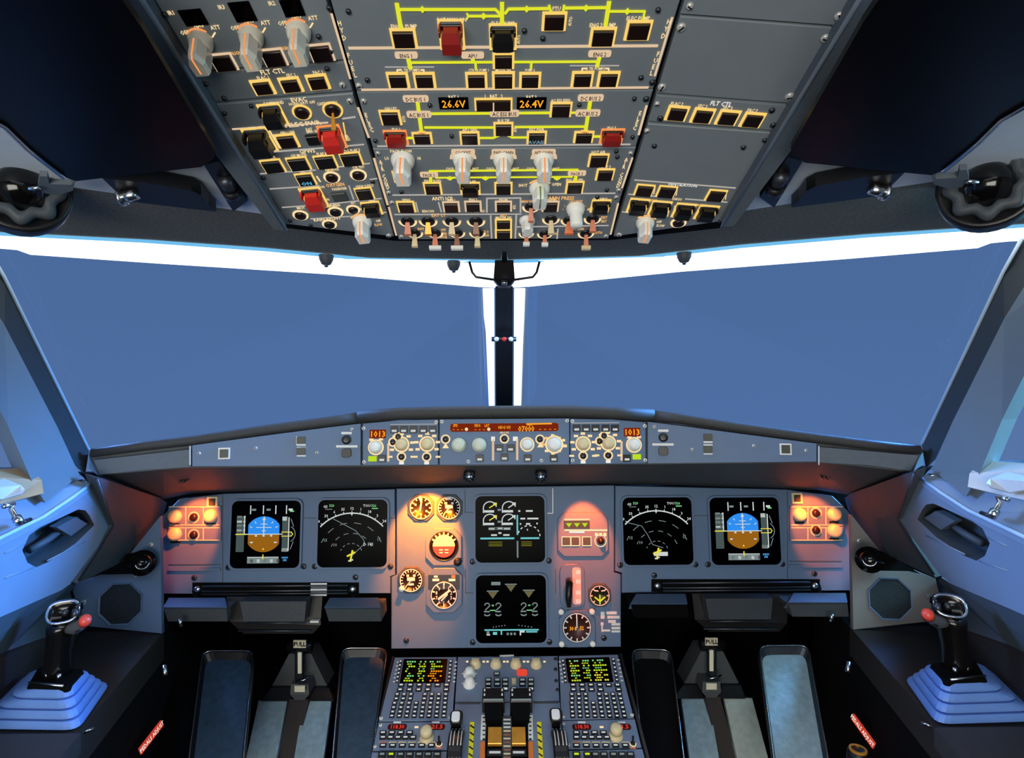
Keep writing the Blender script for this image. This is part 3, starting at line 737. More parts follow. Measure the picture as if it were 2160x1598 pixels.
pill(857, 115, 48, 'ENG 1'); pill(997, 115, 48, 'APU'); pill(1265, 112, 48, 'ENG 2')
P.btn(1062, 127, 46, 34, 'X FEED', t=5, lh=6); P.btn(1062, 168, 48, 36, 'MODE SEL', t=5.5, lh=6)
for px, py in ((840, 168), (896, 168), (1005, 168), (1118, 168), (1228, 166), (1283, 166)): P.btn(px, py, 46, 33, None, t=5.5)
P.t('CTR TK PUMP 1', 1010, 147, 5); P.t('PUMP 2', 1118, 147, 5)
for cx, cy, s_ in ((866, 147, 'L TK PUMPS'), (1256, 144, 'R TK PUMPS')):
    P.t(s_, cx, cy, 6); P.l([(cx - 28, cy + 8), (cx - 28, cy), (cx - 20, cy)], 3, LEG); P.l([(cx + 28, cy + 8), (cx + 28, cy), (cx + 22, cy)], 3, LEG); P.l([(cx - 54, cy - 6), (cx + 50, cy - 6)], 2, SEPW)
P.l([(762, 189), (1368, 184)], 5, SEP)
for q in ((735, 23), (775, 168), (1145, 80), (1352, 163), (1388, 20), (1106, 64)): P.screw(*q, 6, DSTEEL)
P.screw(757, 180, 7); P.screw(1376, 173, 7, DSTEEL)
P.done()

P = Panel('overhead_panel', 'center overhead panel marked ELEC with amber battery voltage readouts', 'control panel', OC, 1060, 250)
P.face([(CLx(194), 194), (CRx(190), 190), (CRx(308), 308), (CLx(311), 311)], OVER)
Y = lambda pts, w=5: P.l(pts, w, FLOW, .0012)
P.l([(755, 226), (778, 290)], 5, SEP); P.l([(1364, 222), (1347, 284)], 5, SEP)
letters(P, 'ELEC', ((772, 242), (776, 253), (780, 263), (784, 273)), 9); letters(P, 'ELEC', ((1350, 238), (1346, 249), (1343, 259), (1339, 269)), 9)
Y([(880, 208), (890, 284)], 8); Y([(1246, 206), (1234, 282)], 8); Y([(905, 239), (1160, 237)], 5); Y([(1204, 237), (1222, 236)], 4); Y([(895, 268), (1045, 268)], 4.5); Y([(1086, 267), (1236, 266)], 4.5)
Y([(856, 290), (872, 290)], 5); Y([(1250, 287), (1266, 287)], 5); Y([(1012, 290), (1040, 290), (1052, 285)], 4); Y([(1072, 285), (1080, 289), (1114, 289)], 4)
pill(877, 207, 54, 'DC BUS 1'); pill(884, 240, 52, 'AC BUS 1'); pill(1246, 205, 54, 'DC BUS 2'); pill(1240, 237, 52, 'AC BUS 2'); pill(1064, 238, 62, 'AC ESS BUS')
for px, tx, lb in ((957, '26.6V', 'BAT 1'), (1121, '26.4V', 'BAT 2')):
    x, y = P.p(px, 217); a, b = P.sz(px, 217, 62, 24)
    o = MB().box(x, y, a, b, 0, .001, SCREEN).build('voltage_readout', P.root)
    d = MB(); P.t(tx, px, 217, 15, AMB, w=50, z=.0014, mb=d); d.build('digits', o, fix=False)
    P.t(lb, px, 204, 7)
o = P.btn(1041, 219, 80, 26, '1   BAT   2', FRM, t=4); P.l([(1041, 210), (1041, 229)], 3, SEP, .0048)
P.btn(1183, 230, 46, 31, 'AC ESS FEED', FRM, t=4.5, lh=6); P.btn(824, 247, 44, 31, 'GALLEY', FRM, t=4.5, lh=6); P.t('AUTO', 852, 250, 5, rot=1.5)
P.btn(1062, 271, 42, 28, 'BUS TIE', FRM, t=4.5, lh=6); P.t('AUTO', 1087, 271, 5, rot=1.5)
P.btn(891, 290, 42, 24, None, FRM, t=4.5); P.btn(991, 290, 42, 27, 'APU GEN', FRM, t=4.5, lh=6)
P.btn(1132, 289, 42, 27, 'EXT PWR', FRM, CAPD, t=4.5, lh=6, legend=[('AVAIL', mat('avail_blue', (150, 200, 230), .5))]); P.btn(1231, 288, 42, 24, None, FRM, t=4.5)
for q in ((890, 281), (1233, 279)): pill(*q, 20, 'GEN', 10, LEGO)
P.guard(836, 291, 44, 28, DRED, FRMO, 'IDG 1', 6, tall=.009); P.guard(1290, 288, 44, 28, DRED, FRMO, 'IDG 2', 6, tall=.009)
P.l([(796, 308), (1330, 304)], 4, SEPW)
for q in ((907, 221), (953, 286), (1222, 220), (792, 296), (1334, 288), (1338, 207)): P.screw(*q, 5, DSTEEL)
P.screw(767, 212, 6); P.screw(1363, 208, 7, DSTEEL)
P.done()

P = Panel('overhead_panel', 'center front overhead panel with white knobs and two rows of hanging toggle switches', 'control panel', OC, 1062, 400)
P.face([(CLx(313), 313), (CRx(310), 310), (CRx(504), 504), (CLx(506), 506)], OVER)
Y = lambda pts, w=4: P.l(pts, w, FLOW, .0012)
P.l([(789, 333), (818, 432)], 5, SEP); P.l([(1334, 332), (1312, 396)], 4, SEP); P.l([(820, 436), (836, 496)], 4, SEP); P.l([(1304, 428), (1288, 494)], 4, SEP)
letters(P, 'AIR', ((803, 341), (805, 348), (807, 356)), 8); letters(P, 'COND', ((810, 371), (813, 379), (815, 387), (818, 394)), 8)
letters(P, 'AIR', ((1321, 336), (1318, 343), (1316, 351)), 8); letters(P, 'COND', ((1311, 368), (1309, 376), (1307, 384), (1304, 391)), 8)
Y([(905, 360), (1220, 357)]); Y([(918, 374), (1208, 372)], 3); Y([(908, 360), (909, 386)], 7); Y([(1217, 357), (1213, 382)], 7)
pill(905, 367, 38, 'PACK 1', 10); pill(1217, 364, 38, 'PACK 2', 10)
for q in ((949, 375), (1024, 375), (1175, 375)): x, y = P.p(*q); k = P.k(*q); P.lin.prism([(x - 7 * k, y), (x, y - 6 * k), (x + 7 * k, y), (x, y + 6 * k)], 0, .0013, FLOW)
P.t('PACK FLOW', 846, 318, 6, w=46); P.t('LO', 816, 333, 6); P.t('HI', 884, 333, 6)
for px, lb in ((977, 'COCKPIT'), (1062, 'FWD CABIN'), (1147, 'AFT CABIN')):
    pill(px, 319, 50, lb, 10); P.t('COLD', px - 28, 355, 5); P.t('HOT', px + 26, 355, 5)
    x, y = P.p(px, 334); k = P.k(px, 334); MB().ring(x, y, 22 * k, 28 * k, 0, .001, SEP, 20, math.radians(0), math.radians(180)).build('dial_arc', P.root)
    P.knob(px, 335, 21, .026, WHITEK, FRMO, arc=False)
P.knob(850, 336, 24, .028, WHITEK, FRMO, arc=False)
P.btn(842, 372, 26, 24, None, FRM, t=4)
P.btn(1262, 337, 42, 27, 'HOT AIR', FRM, t=4, lh=6); P.btn(1276, 367, 38, 24, 'PACK 2', FRM, t=4, lh=6)
P.btn(913, 396, 38, 25, 'ENG 1 BLEED', FRM, t=4, lh=5); P.guard(992, 398, 38, 24, BLACK, FRM, 'RAM AIR', 5, tall=.008); P.btn(1062, 396, 38, 25, 'APU BLEED', FRM, t=4, lh=5); P.btn(1212, 394, 38, 25, 'ENG 2 BLEED', FRM, t=4, lh=5)
P.t('SHUT', 1103, 390, 6); P.t('OPEN', 1174, 388, 6)
P.knob(1138, 396, 21, .024, WHITEK, mat('green_line', (110, 150, 110), .5))
P.l([(828, 411), (1298, 407)], 3.5, SEPW)
P.t('ANTI ICE', 933, 418, 7, w=44); P.t('CABIN PRESS', 1180, 417, 7, LEGO, w=62)
P.btn(857, 435, 38, 23, 'WING', FRM, t=4, lh=5); P.btn(952, 435, 36, 22, 'ENG 1', SEP, t=4, lh=5); P.btn(998, 434, 36, 22, 'ENG 2', SEP, t=4, lh=5)
P.l([(877, 426), (882, 447)], 3, SEPW); P.l([(925, 426), (931, 447)], 3, SEPW)
P.l([(1027, 447), (1027, 418), (1098, 417), (1098, 447)], 3.5, SEPW)
P.btn(1062, 434, 36, 22, 'PROBE', SEP, t=4, lh=5); P.t('AUTO', 1085, 436, 4, rot=1.5)
P.toggle(1120, 436, 16, (0, -.55), .016, None, mat('salmon_lever', (220, 130, 95), .4)); P.t('MAN V/S', 1112, 424, 5, LEGO)
P.btn(1161, 434, 36, 22, 'MODE SEL', SEP, t=4, lh=5); P.t('LDG ELEV', 1215, 424, 5, LEGO)
for i in range(7): a = PI * (i / 6); P.t('.', 1214 + 26 * math.cos(a), 437 - 14 * math.sin(a), 9, LEGO)
P.knob(1214, 438, 19, .028, WHITEK, None, arc=False, bar=False)
P.guard(1266, 435, 36, 24, BLACK, FRM, 'DITCHING', 5, tall=.008)
P.l([(832, 452), (1100, 451)], 3, SEPW); P.t('EXT LT', 925, 453, 6, LEGO, w=30); P.t('APU', 1062, 453, 6, LEGO)
P.l([(1035, 454), (1037, 502)], 3.5, SEPW); P.l([(1089, 452), (1087, 502)], 3.5, SEPW); P.l([(1090, 478), (1284, 475)], 3, SEPW); P.l([(1177, 482), (1175, 503)], 3, SEPW)
SAL = mat('salmon_lever', (220, 130, 95), .4); BRN = mat('brown_lever', (150, 100, 70), .4)
for px, mm, lb in ((860, SAL, 'STROBE'), (903, BRASS, 'BEACON'), (953, CREAM, 'WING'), (1004, BRN, 'NAV & LOGO')): P.toggle(px, 466, 17, (0, -.5), .016, None, mm, 1.2, lb, 5)
for px, mm, tip in ((875, CREAM, None), (918, SAL, (2.4, WHITEK)), (964, BRN, (2.4, WHITEK)), (1007, CREAM, None)): P.toggle(px, 491, 15, (0, -.35), .018, tip, mm, 1.2)
for q, t_ in (((935, 484), 'OFF'), ((935, 492), 'LAND'), ((935, 499), 'NOSE'), ((1026, 488), 'T.O'), ((1026, 496), 'OFF'), ((888, 482), 'RWY')): P.t(t_, *q, 5, LEGO)
P.btn(1062, 471, 36, 20, 'MASTER SW', FRM, t=4, lh=5); P.btn(1062, 492, 36, 19, None, FRM, t=4)
P.knob(1112, 464, 16, .020, WHITEK, None, arc=False); P.toggle(1162, 462, 16, (0, -.4), .018, None, CREAM, 1.2, 'ICE IND', 5); P.toggle(1200, 464, 15, (0, -.5), .016, None, mat('orange_lever', (240, 120, 60), .4), 1.8); P.toggle(1250, 461, 16, (0, -.4), .016, None, SAL, 1.2, 'ANN LT', 5)
P.toggle(1110, 492, 14, (0, -.3), .013, (1.4, WHITEK), SAL); P.toggle(1149, 493, 14, (0, -.3), .013, (1.4, WHITEK), SAL); P.toggle(1236, 492, 15, (0, -.4), .017, (1.8, CREAM), SAL)
for q, t_ in (((1212, 482), 'NO SMOKING'), ((1262, 490), 'AUTO'), ((1274, 458), 'TEST'), ((1274, 466), 'BRT'), ((1170, 492), 'ON')): P.t(t_, *q, 5, LEGO)
for q in ((847, 404), (1302, 330), (1280, 400), (1260, 415), (1300, 318)): P.screw(*q, 5, DSTEEL)
for q in ((797, 322), (820, 405), (827, 426), (1330, 322), (1305, 400), (1300, 415), (847, 498), (1278, 497)): P.screw(*q, 5)
P.done()

# ---------- right column
def rpoly(yi0, yo0, yi1, yo1): return [(RI(yi0), yi0), (RO(yo0), yo0), (RO(yo1), yo1), (RI(yi1), yi1)]
BLK = OVER
P = Panel('overhead_panel', 'thin blank right overhead panel at the very top of the photo', 'control panel', OR, 1600, 20)
P.face(rpoly(-50, -40, 30, 55), BLK)
P.screw(1455, 12, 8); P.screw(1770, 33, 10); P.done()
P = Panel('overhead_panel', 'large blank grey right overhead panel with chrome fasteners above FLT CTL buttons', 'control panel', OR, 1550, 120)
P.face(rpoly(34, 59, 197, 219), BLK)
for q in ((1437, 57), (1741, 80), (1666, 203)): P.screw(*q, 10)
P.screw(1396, 183, 9); P.done()
P = Panel('overhead_panel', 'narrow right overhead panel with four lit push buttons under the words FLT CTL', 'control panel', OR, 1510, 240)
P.face(rpoly(201, 223, 256, 276), BLK)
P.t('FLT CTL', 1521, 218, 9, LEGW, w=46)
for px, py, lb in ((1428, 238, 'ELAC 2'), (1482, 243, 'SEC 2'), (1535, 247, 'SEC 3'), (1587, 252, 'FAC 2')): P.btn(px, py, 46, 32, lb, t=5.5)
for q in ((1393, 249), (1628, 232), (1631, 263)): P.screw(*q, 7, DSTEEL)
P.screw(1386, 218, 6); P.done()
P = Panel('overhead_panel', 'tall right overhead panel, blank above, cargo buttons and white wiper knob below', 'control panel', OR, 1450, 360)
P.face([(RI(260), 260), (RO(280), 280), (RO(468), 468), (RI(500), 500)], BLK)
P.l([(1338, 379), (1552, 396)], 3, SEPW); P.t('VENTILATION', 1440, 389, 6, LEGW, w=64); P.l([(1325, 409), (1412, 416)], 3, SEPW); P.l([(1445, 419), (1534, 426)], 3, SEPW); P.t('CARGO', 1428, 419, 5)
for px, py in ((1359, 400), (1406, 403), (1510, 411)): P.btn(px, py, 40, 24, None, FRM, t=3.5, lh=5); P.l([(px + 23, py - 8), (px + 20, py + 9)], 2.5, SEP)
for px, py in ((1345, 435), (1391, 440), (1441, 445), (1489, 449)): P.guard(px, py, 38, 28, BLACK, FRM, None, tall=.009)
P.t('CARGO HEAT', 1366, 421, 5, LEGO); P.t('CARGO SMOKE', 1465, 431, 5, LEGO); P.l([(1414, 432), (1408, 456)], 2.5, SEP); P.l([(1424, 433), (1418, 457)], 2.5, SEP)
P.rnd(1431, 469, 15, CAP, LEG); P.l([(1312, 446), (1334, 449)], 3, SEPW)
P.knob(1361, 468, 19, .026, WHITEK, FRMO); P.t('OFF', 1390, 467, 5); P.t('SLOW', 1393, 475, 5)
for q in ((1613, 295), (1568, 310), (1520, 465), (1380, 307)): P.screw(*q, 6, DSTEEL)
P.screw(1365, 275, 6); P.screw(1306, 494, 6); P.done()
# ================================================================ glareshield
GC = Plane(CAM + V((0, 1.12, -.11)), (1, 0, 0), (0, .12, .993))
GL = Plane(CAM + V((-.282, 1.12, -.11)), (.466, .10, 0), (0, .12, .993)); GR = Plane(CAM + V((.282, 1.12, -.11)), (.466, -.10, 0), (0, .12, .993))
gp = lambda px: GL if px < 763 else (GR if px > 1364 else GC)
ST = [(188, 954, 207, 1002, 214, 1008, 1.06), (345, 945, 345, 990, 345, 1052, 1.30), (403, 936, 403, 986, 403, 1040, 1.33), (763, 890, 763, 984, 763, 1031, 1.345),
      (925, 882, 925, 983, 925, 1027, 1.345), (1200, 880, 1200, 980, 1200, 1024, 1.345), (1364, 886, 1364, 979, 1364, 1022, 1.345), (1725, 930, 1725, 975, 1725, 1033, 1.33), (1790, 936, 1790, 981, 1790, 1043, 1.30), (1947, 946, 1926, 996, 1918, 1000, 1.06)]
gs = thing('glareshield', 'long black glareshield hood across the cockpit with padded leather roll on top', 'glareshield', GC.world(1065, 930))
rings = []
for a, b, c, d, e, f, g in ST:
    A = gp(a).world(a, b, -.013); B = gp(c).world(c, d, -.013); C_ = W(e, f, g)
    D = CAM + (A - CAM) * ((A.y + .22) / A.y); D.z -= .035
    rings.append([A, B, C_, D])
MB().loft(rings, SHADE).build('hood', gs, True)
def roll(pts, r, n):
    q = [gp(p[0]).world(p[0], p[1], .004) + V((0, .012, 0)) for p in pts]
    MB().tube(q, r, ROLLM, 14).build('padded_roll', gs, True)
roll([(184, 957), (300, 941), (400, 930), (560, 907), (700, 889), (757, 881)], [.008, .009, .0095, .010, .0105, .011], 1)
roll([(752, 880), (840, 873), (950, 870), (1065, 869), (1200, 868), (1300, 872), (1382, 877)], .0125, 1)
roll([(1376, 877), (1440, 884), (1560, 902), (1720, 924), (1840, 939), (1950, 950)], [.011, .0105, .010, .0095, .009, .008], 1)
# end covers
for q, sd in (([(197, 970), (403, 947), (403, 984), (300, 992), (210, 1001)], 'left'), ([(1725, 942), (1938, 960), (1922, 993), (1830, 981), (1725, 975)], 'right')):
    P = Panel('end_cover', 'plain grey cover at the %s end of the glareshield' % sd, 'cover', gp(q[0][0]), q[0][0] / 2 + q[2][0] / 2, 968)
    P.face(q, RAIL, .006); P.l([(401 if sd == 'left' else 1727, 940), (401 if sd == 'left' else 1727, 980)], 3, mat('cover_edge', (190, 196, 204), .4)); P.done()
def sqbtn(P, px, py, w=18, h=17, frm=WHITEP, cap=mat('olive_cap', (52, 56, 44), .45)):
    return P.btn(px, py, w + 7, h + 7, None, frm, cap, t=3.5, up=.003)
P = Panel('warning_panel', 'left glareshield panel with small square lights and a white bar near the center', 'control panel', GL, 590, 945)
P.face([(405, 939), (560, 918), (700, 900), (761, 893), (761, 981), (405, 983)], PANEL, .006)
sqbtn(P, 473, 956)
for y in (928, 951):
    x_, y_ = P.p(635, y); k = P.k(635, y); MB().box(x_, y_, 18 * k, 15 * k, 0, .003, mat('olive_cap', (52, 56, 44), .45), .0004).build('push_button', P.root)
P.l([(626, 938), (645, 938)], 4, WHITEP); P.l([(626, 944), (645, 944)], 3, WHITEP); P.l([(626, 961), (645, 961)], 3, WHITEP); P.l([(626, 920), (626, 938)], 2.5, WHITEP)
def chrono(P, px):
    P.l([(px - 11, 913), (px + 11, 913)], 5, WHITEP)
    x_, y_ = P.p(px, 927); k = P.k(px, 927); MB().lathe(x_, y_, [(10 * k, 0), (10 * k, .003), (6 * k, .004)], BLACK, 20).build('round_button', P.root)
    P.l([(px - 22, 941), (px + 23, 941)], 5, WHITEP)
    x_, y_ = P.p(px, 955); MB().rbox(x_, y_, 20 * k, 19 * k, 5 * k, 0, .004, BLACK, .0006).build('push_button', P.root)
chrono(P, 731)
for q in ((420, 956), (540, 945), (668, 955), (742, 905)): P.screw(*q, 4)
P.done()
P = Panel('warning_panel', 'right glareshield panel with small square lights and a white bar near the center', 'control panel', GR, 1540, 940)
P.face([(1366, 889), (1430, 897), (1560, 914), (1723, 935), (1723, 973), (1366, 977)], PANEL, .006)
sqbtn(P, 1657, 947)
for y in (922, 947):
    x_, y_ = P.p(1493, y); k = P.k(1493, y); MB().box(x_, y_, 18 * k, 15 * k, 0, .003, mat('olive_cap', (52, 56, 44), .45), .0004).build('push_button', P.root)
P.l([(1484, 932), (1503, 932)], 4, WHITEP); P.l([(1484, 938), (1503, 938)], 3, WHITEP); P.l([(1484, 957), (1503, 957)], 3, WHITEP)
chrono(P, 1399) if False else None
P.l([(1388, 908), (1410, 908)], 5, WHITEP)
x_, y_ = P.p(1399, 922); k = P.k(1399, 922); MB().lathe(x_, y_, [(10 * k, 0), (10 * k, .003), (6 * k, .004)], BLACK, 20).build('round_button', P.root)
P.l([(1376, 937), (1421, 937)], 5, WHITEP)
x_, y_ = P.p(1399, 951); MB().rbox(x_, y_, 20 * k, 19 * k, 5 * k, 0, .004, BLACK, .0006).build('push_button', P.root)
for q in ((1460, 948), (1590, 940), (1700, 950), (1380, 900)): P.screw(*q, 4)
P.done()
def gkey(P, px, py, w=16, h=15, bar=G_W, m=BLACK):
    x, y = P.p(px, py); k = P.k(px, py)
    o = MB().box(x, y, w * k, h * k, 0, .003, m, .0004).build('push_button', P.root)
    MB().box(x, y - h * k * .16, w * k * .62, h * k * .3, .0028, .0033, bar).build('status_bar', o); return o
def gring(P, px, py, r=9):
    x, y = P.p(px, py); k = P.k(px, py)
    o = MB().lathe(x, y, [(r * .7 * k, 0), (r * .6 * k, .005), (r * .3 * k, .006)], CAP, 16).build('small_knob', P.root)
    MB().ring(x, y, r * .8 * k, r * 1.1 * k, 0, .0012, LEG).build('light_ring', o)
def gknob(P, px, py, r=14, m=WHITEK, h=.014, ring=True, off=0):
    x, y = P.p(px, py); k = P.k(px, py) * r
    o = MB().lathe(x, y, [(k * 1.0, 0), (k * 1.0, h * .35), (k * .8, h * .4), (k * .78, h * .9), (k * .62, h)], m, 26).build('rotary_knob', P.root)
    if ring: MB().ring(x, y, k * 1.05, k * 1.28, 0, .0012, LEG).build('light_ring', o)
    return o
def rotary(P, px, py, n=7):
    gknob(P, px, py, 13, CREAM, .014)
    x, y = P.p(px, py); k = P.k(px, py); b = MB()
    for i in range(n):
        a = math.radians(-30 + 240 * i / (n - 1)); b.box(x + 23 * k * math.cos(a), y + 22 * k * math.sin(a), 9 * k, 5 * k, 0, .0006, LEG)
    b.box(x, y - 15 * k, 3 * k, 16 * k, 0, .0006, LEG)
    b.build('dial_legend', P.root)
def efis(P, xs, yb, rots, togs, ln, disp, bk, key, lime, rings):
    for x in xs: gkey(P, x, yb)
    P.l([(xs[0] - 9, yb - 11), (xs[-1] + 9, yb - 12)], 1.5, SEPW)
    for q in rots: rotary(P, *q)
    for q in togs:
        gring(P, *q, 9)
        for d in (-24, 24): P.l([(q[0] + d - 5, q[1]), (q[0] + d + 5, q[1])], 4, LEG)
        P.l([(q[0] - 5, q[1] + 13), (q[0] + 5, q[1] + 13)], 6, LEGW)
    P.l(ln, 4.5, SEP)
    x, y = P.p(*disp); k = P.k(*disp)
    o = MB().box(x, y, 34 * k, 18 * k, 0, .001, DISPR).build('baro_readout', P.root)
    d = MB(); P.t('1013', disp[0], disp[1], 12, AMB, w=30, z=.0013, mb=d); d.build('digits', o, fix=False)
    gknob(P, *bk, 13, WHITEK, .018); P.l([(bk[0] - 14, bk[1] - 16), (bk[0] - 5, bk[1] - 16)], 5, LEG); P.l([(bk[0] + 6, bk[1] - 17), (bk[0] + 15, bk[1] - 17)], 5, LEG)
    gkey(P, *key); gkey(P, *lime, 17, 11, LIME, LIME)
    for q in rings: gring(P, *q, 9)
P = Panel('flight_mode_panel', 'left display control panel on the glareshield with orange baro readout at its outer end', 'control panel', GC, 845, 930)
P.face([(765, 893), (840, 886), (924, 884), (924, 980), (765, 981)], PANEL, .006)
efis(P, (832, 852, 872, 893, 913), 906, ((847, 937), (901, 936)), ((847, 963), (900, 963)), [(819, 935), (819, 973)], (797, 915), (793, 943), (806, 967), (786, 967), ((829, 932), (840, 921)))
for q in ((767, 903), (768, 974), (920, 890)): P.screw(*q, 4, WHITEP)
P.done()
P = Panel('flight_mode_panel', 'right display control panel on the glareshield with orange baro readout at its outer end', 'control panel', GC, 1282, 928)
P.face([(1203, 883), (1290, 884), (1362, 890), (1362, 977), (1203, 979)], PANEL, .006)
efis(P, (1216, 1236, 1256, 1277, 1297), 903, ((1230, 936), (1283, 934)), ((1230, 961), (1283, 960)), [(1311, 930), (1311, 971)], (1333, 911), (1337, 938), (1322, 966), (1343, 963), ((1265, 930), (1274, 919)))
for q in ((1207, 888), (1360, 898), (1361, 970), (1208, 971)): P.screw(*q, 4, WHITEP)
P.done()
P = Panel('flight_mode_panel', 'center autopilot panel on the glareshield with long dark red readout strip', 'control panel', GC, 1064, 930)
P.face([(927, 884), (1201, 882), (1201, 979), (927, 980)], PANEL, .006)
x, y = P.p(1064, 901); a, b = P.sz(1064, 901, 228, 17)
o = MB().rbox(x, y, a, b, b * .3, 0, .001, DISPR).build('readout_strip', P.root)
d = MB()
for t, px, py, h, ww in (('SPD', 961, 897, 6, 10), ('- - -', 966, 905, 5, 22), ('HDG', 1007, 897, 6, 12), ('LAT', 1027, 897, 6, 10), ('- - -', 1012, 905, 5, 22), ('HDG V/S', 1064, 901, 6, 26), ('ALT', 1118, 895, 5, 12), ('07000', 1110, 904, 11, 34), ('- - - -', 1155, 904, 6, 36)): P.t(t, px, py, h, AMB, w=ww, z=.0013, mb=d)
P.l([(1110, 894), (1164, 893)], 3, AMB, .0013, d)
d.build('digits', o, fix=False)
for px in (984, 1031): 
    xx, yy = P.p(px, 905); kk = P.k(px, 905); MB().lathe(xx, yy, [(3.5 * kk, .001), (3.5 * kk, .0014)], LEG, 12).build('managed_dot', o)
gknob(P, 968, 938, 15, mat('green_white_knob', (206, 212, 192), .4), .016, False); gknob(P, 1011, 938, 15, mat('green_white_knob', (206, 212, 192), .4), .016, False)
gknob(P, 1112, 937, 12, WHITEK, .014); gknob(P, 1169, 937, 15, WHITEK, .016)
xx, yy = P.p(1166, 937); kk = P.k(1166, 937); b = MB()
for i in range(8): a = 2 * PI * i / 8; b.box(xx + 19 * kk * math.cos(a), yy + 19 * kk * math.sin(a), 7 * kk, 5 * kk, 0, .001, LEGO if i in (3, 4) else LEG)
b.build('dial_legend', P.root)
for q in ((940, 926), (1064, 925), (1139, 926)): gring(P, *q, 9)
for q in ((940, 940), (1140, 938)): x, y = P.p(*q); k = P.k(*q); P.lin.prism([(x - 7 * k, y - 5 * k), (x + 7 * k, y - 5 * k), (x, y + 6 * k)], 0, .0008, LEG)
for px, py in ((1012, 966), (1064, 964), (1113, 966), (1168, 966), (1053, 945), (1077, 945)): gkey(P, px, py)
P.l([(1036, 925), (1044, 925)], 9, LEGW); P.l([(1040, 925), (1040, 971)], 4.5, SEP); P.l([(1082, 925), (1092, 925)], 9, LEGW); P.l([(1091, 925), (1091, 970)], 4.5, SEP)
P.t('HDG V/S', 1064, 912, 4); P.l([(1186, 928), (1192, 928)], 5, LEG); P.l([(1184, 940), (1196, 940)], 6, LEG)
for q in ((932, 889), (1196, 887), (988, 973), (1142, 971)): P.screw(*q, 4, WHITEP)
P.done()
# reading lamps under the hood
for px, py, lb in ((392, 1000, 'outer left'), (990, 1003, 'just left of center'), (1141, 1003, 'just right of center'), (1736, 992, 'outer right')):
    c = W(px, py, 1.17)
    r = thing('reading_lamp', 'small black swivel lamp hanging under the glareshield, ' + lb, 'lamp', c)
    q = MB().tube([V((0, .02, .022)), V((0, .004, .006)), V((0, -.006, -.002))], [.010, .012, .012], BLACK, 14); q.build('lamp_body', r)
    z = MB()
    for i in range(9): a = 2 * PI * i / 9; z.tube([V((.011 * math.cos(a), -.0065 + .0, -.002 + .011 * math.sin(a))), V((.0112 * math.cos(a), -.012, -.004 + .0112 * math.sin(a)))], .0022, DSTEEL, 6)
    z.build('knurled_ring', r); MB().tube([V((0, -.006, -.002)), V((0, -.0105, -.003))], .008, CHROME, 14).build('lens', r)
# ================================================================ main instrument panel
MP = Plane(CAM + V((0, 1.30, -.35)), (1, 0, 0), (0, .10, .995))
def round_dash(P, pts, w, m, mb, z): P.l(pts, w, m, z, mb)
P = Panel('instrument_panel', 'left blue-grey instrument panel holding two square displays', 'instrument panel', MP, 590, 1140)
P.face([(342, 1088), (378, 1052), (470, 1041), (833, 1031), (833, 1212), (823, 1216), (823, 1251), (342, 1252)], PANEL, .02, .0016)
for q in ((410, 1218), (750, 1217), (482, 1196), (641, 1194), (664, 1194), (824, 1194)): P.screw(*q, 6, DSTEEL)
P.l([(470, 1042), (470, 1252)], 1.5, SHADE); P.l([(636, 1092), (668, 1092)], 1.5, SHADE); P.l([(822, 1092), (834, 1092)], 1.5, SHADE)
P.done()
P = Panel('instrument_panel', 'right blue-grey instrument panel holding two square displays', 'instrument panel', MP, 1540, 1135)
P.face([(1298, 1024), (1660, 1032), (1757, 1046), (1792, 1080), (1794, 1245), (1312, 1250), (1312, 1208), (1298, 1204)], PANEL, .02, .0016)
for q in ((1380, 1213), (1718, 1209), (1308, 1191), (1467, 1190), (1493, 1190), (1650, 1189)): P.screw(*q, 6, DSTEEL)
P.l([(1661, 1034), (1661, 1245)], 1.5, SHADE); P.l([(1462, 1087), (1496, 1087)], 1.5, SHADE)
P.done()
P = Panel('instrument_panel', 'center blue-grey instrument panel with two stacked displays and round standby gauges', 'instrument panel', MP, 1066, 1200)
P.face([(836, 1030), (1296, 1023), (1296, 1207), (1310, 1211), (1310, 1364), (825, 1368), (825, 1217), (836, 1212)], PANEL, .022, .0016)
P.l([(981, 1032), (981, 1080), (998, 1080)], 1.5, SHADE); P.l([(1166, 1030), (1166, 1082), (1155, 1082)], 2, WHITEP); P.l([(982, 1200), (982, 1250), (998, 1250)], 1.5, SHADE); P.l([(1172, 1200), (1172, 1250)], 1.5, SHADE)
for q in ((857, 1350), (997, 1184), (1158, 1182), (997, 1354), (1159, 1353), (1274, 1345)): P.screw(*q, 6, DSTEEL)
# placard printed at lower right
for i, (px, py, ww, hh) in enumerate(((1271, 1297, 8, 14), (1290, 1292, 22, 6), (1294, 1301, 26, 6), (1270, 1315, 6, 6), (1291, 1310, 16, 6), (1299, 1316, 18, 5), (1299, 1324, 18, 5), (1279, 1329, 16, 4), (1299, 1331, 18, 4), (1270, 1325, 3, 14))): P.l([(px - ww / 2, py), (px + ww / 2, py)], hh, WHITEP)
P.done()
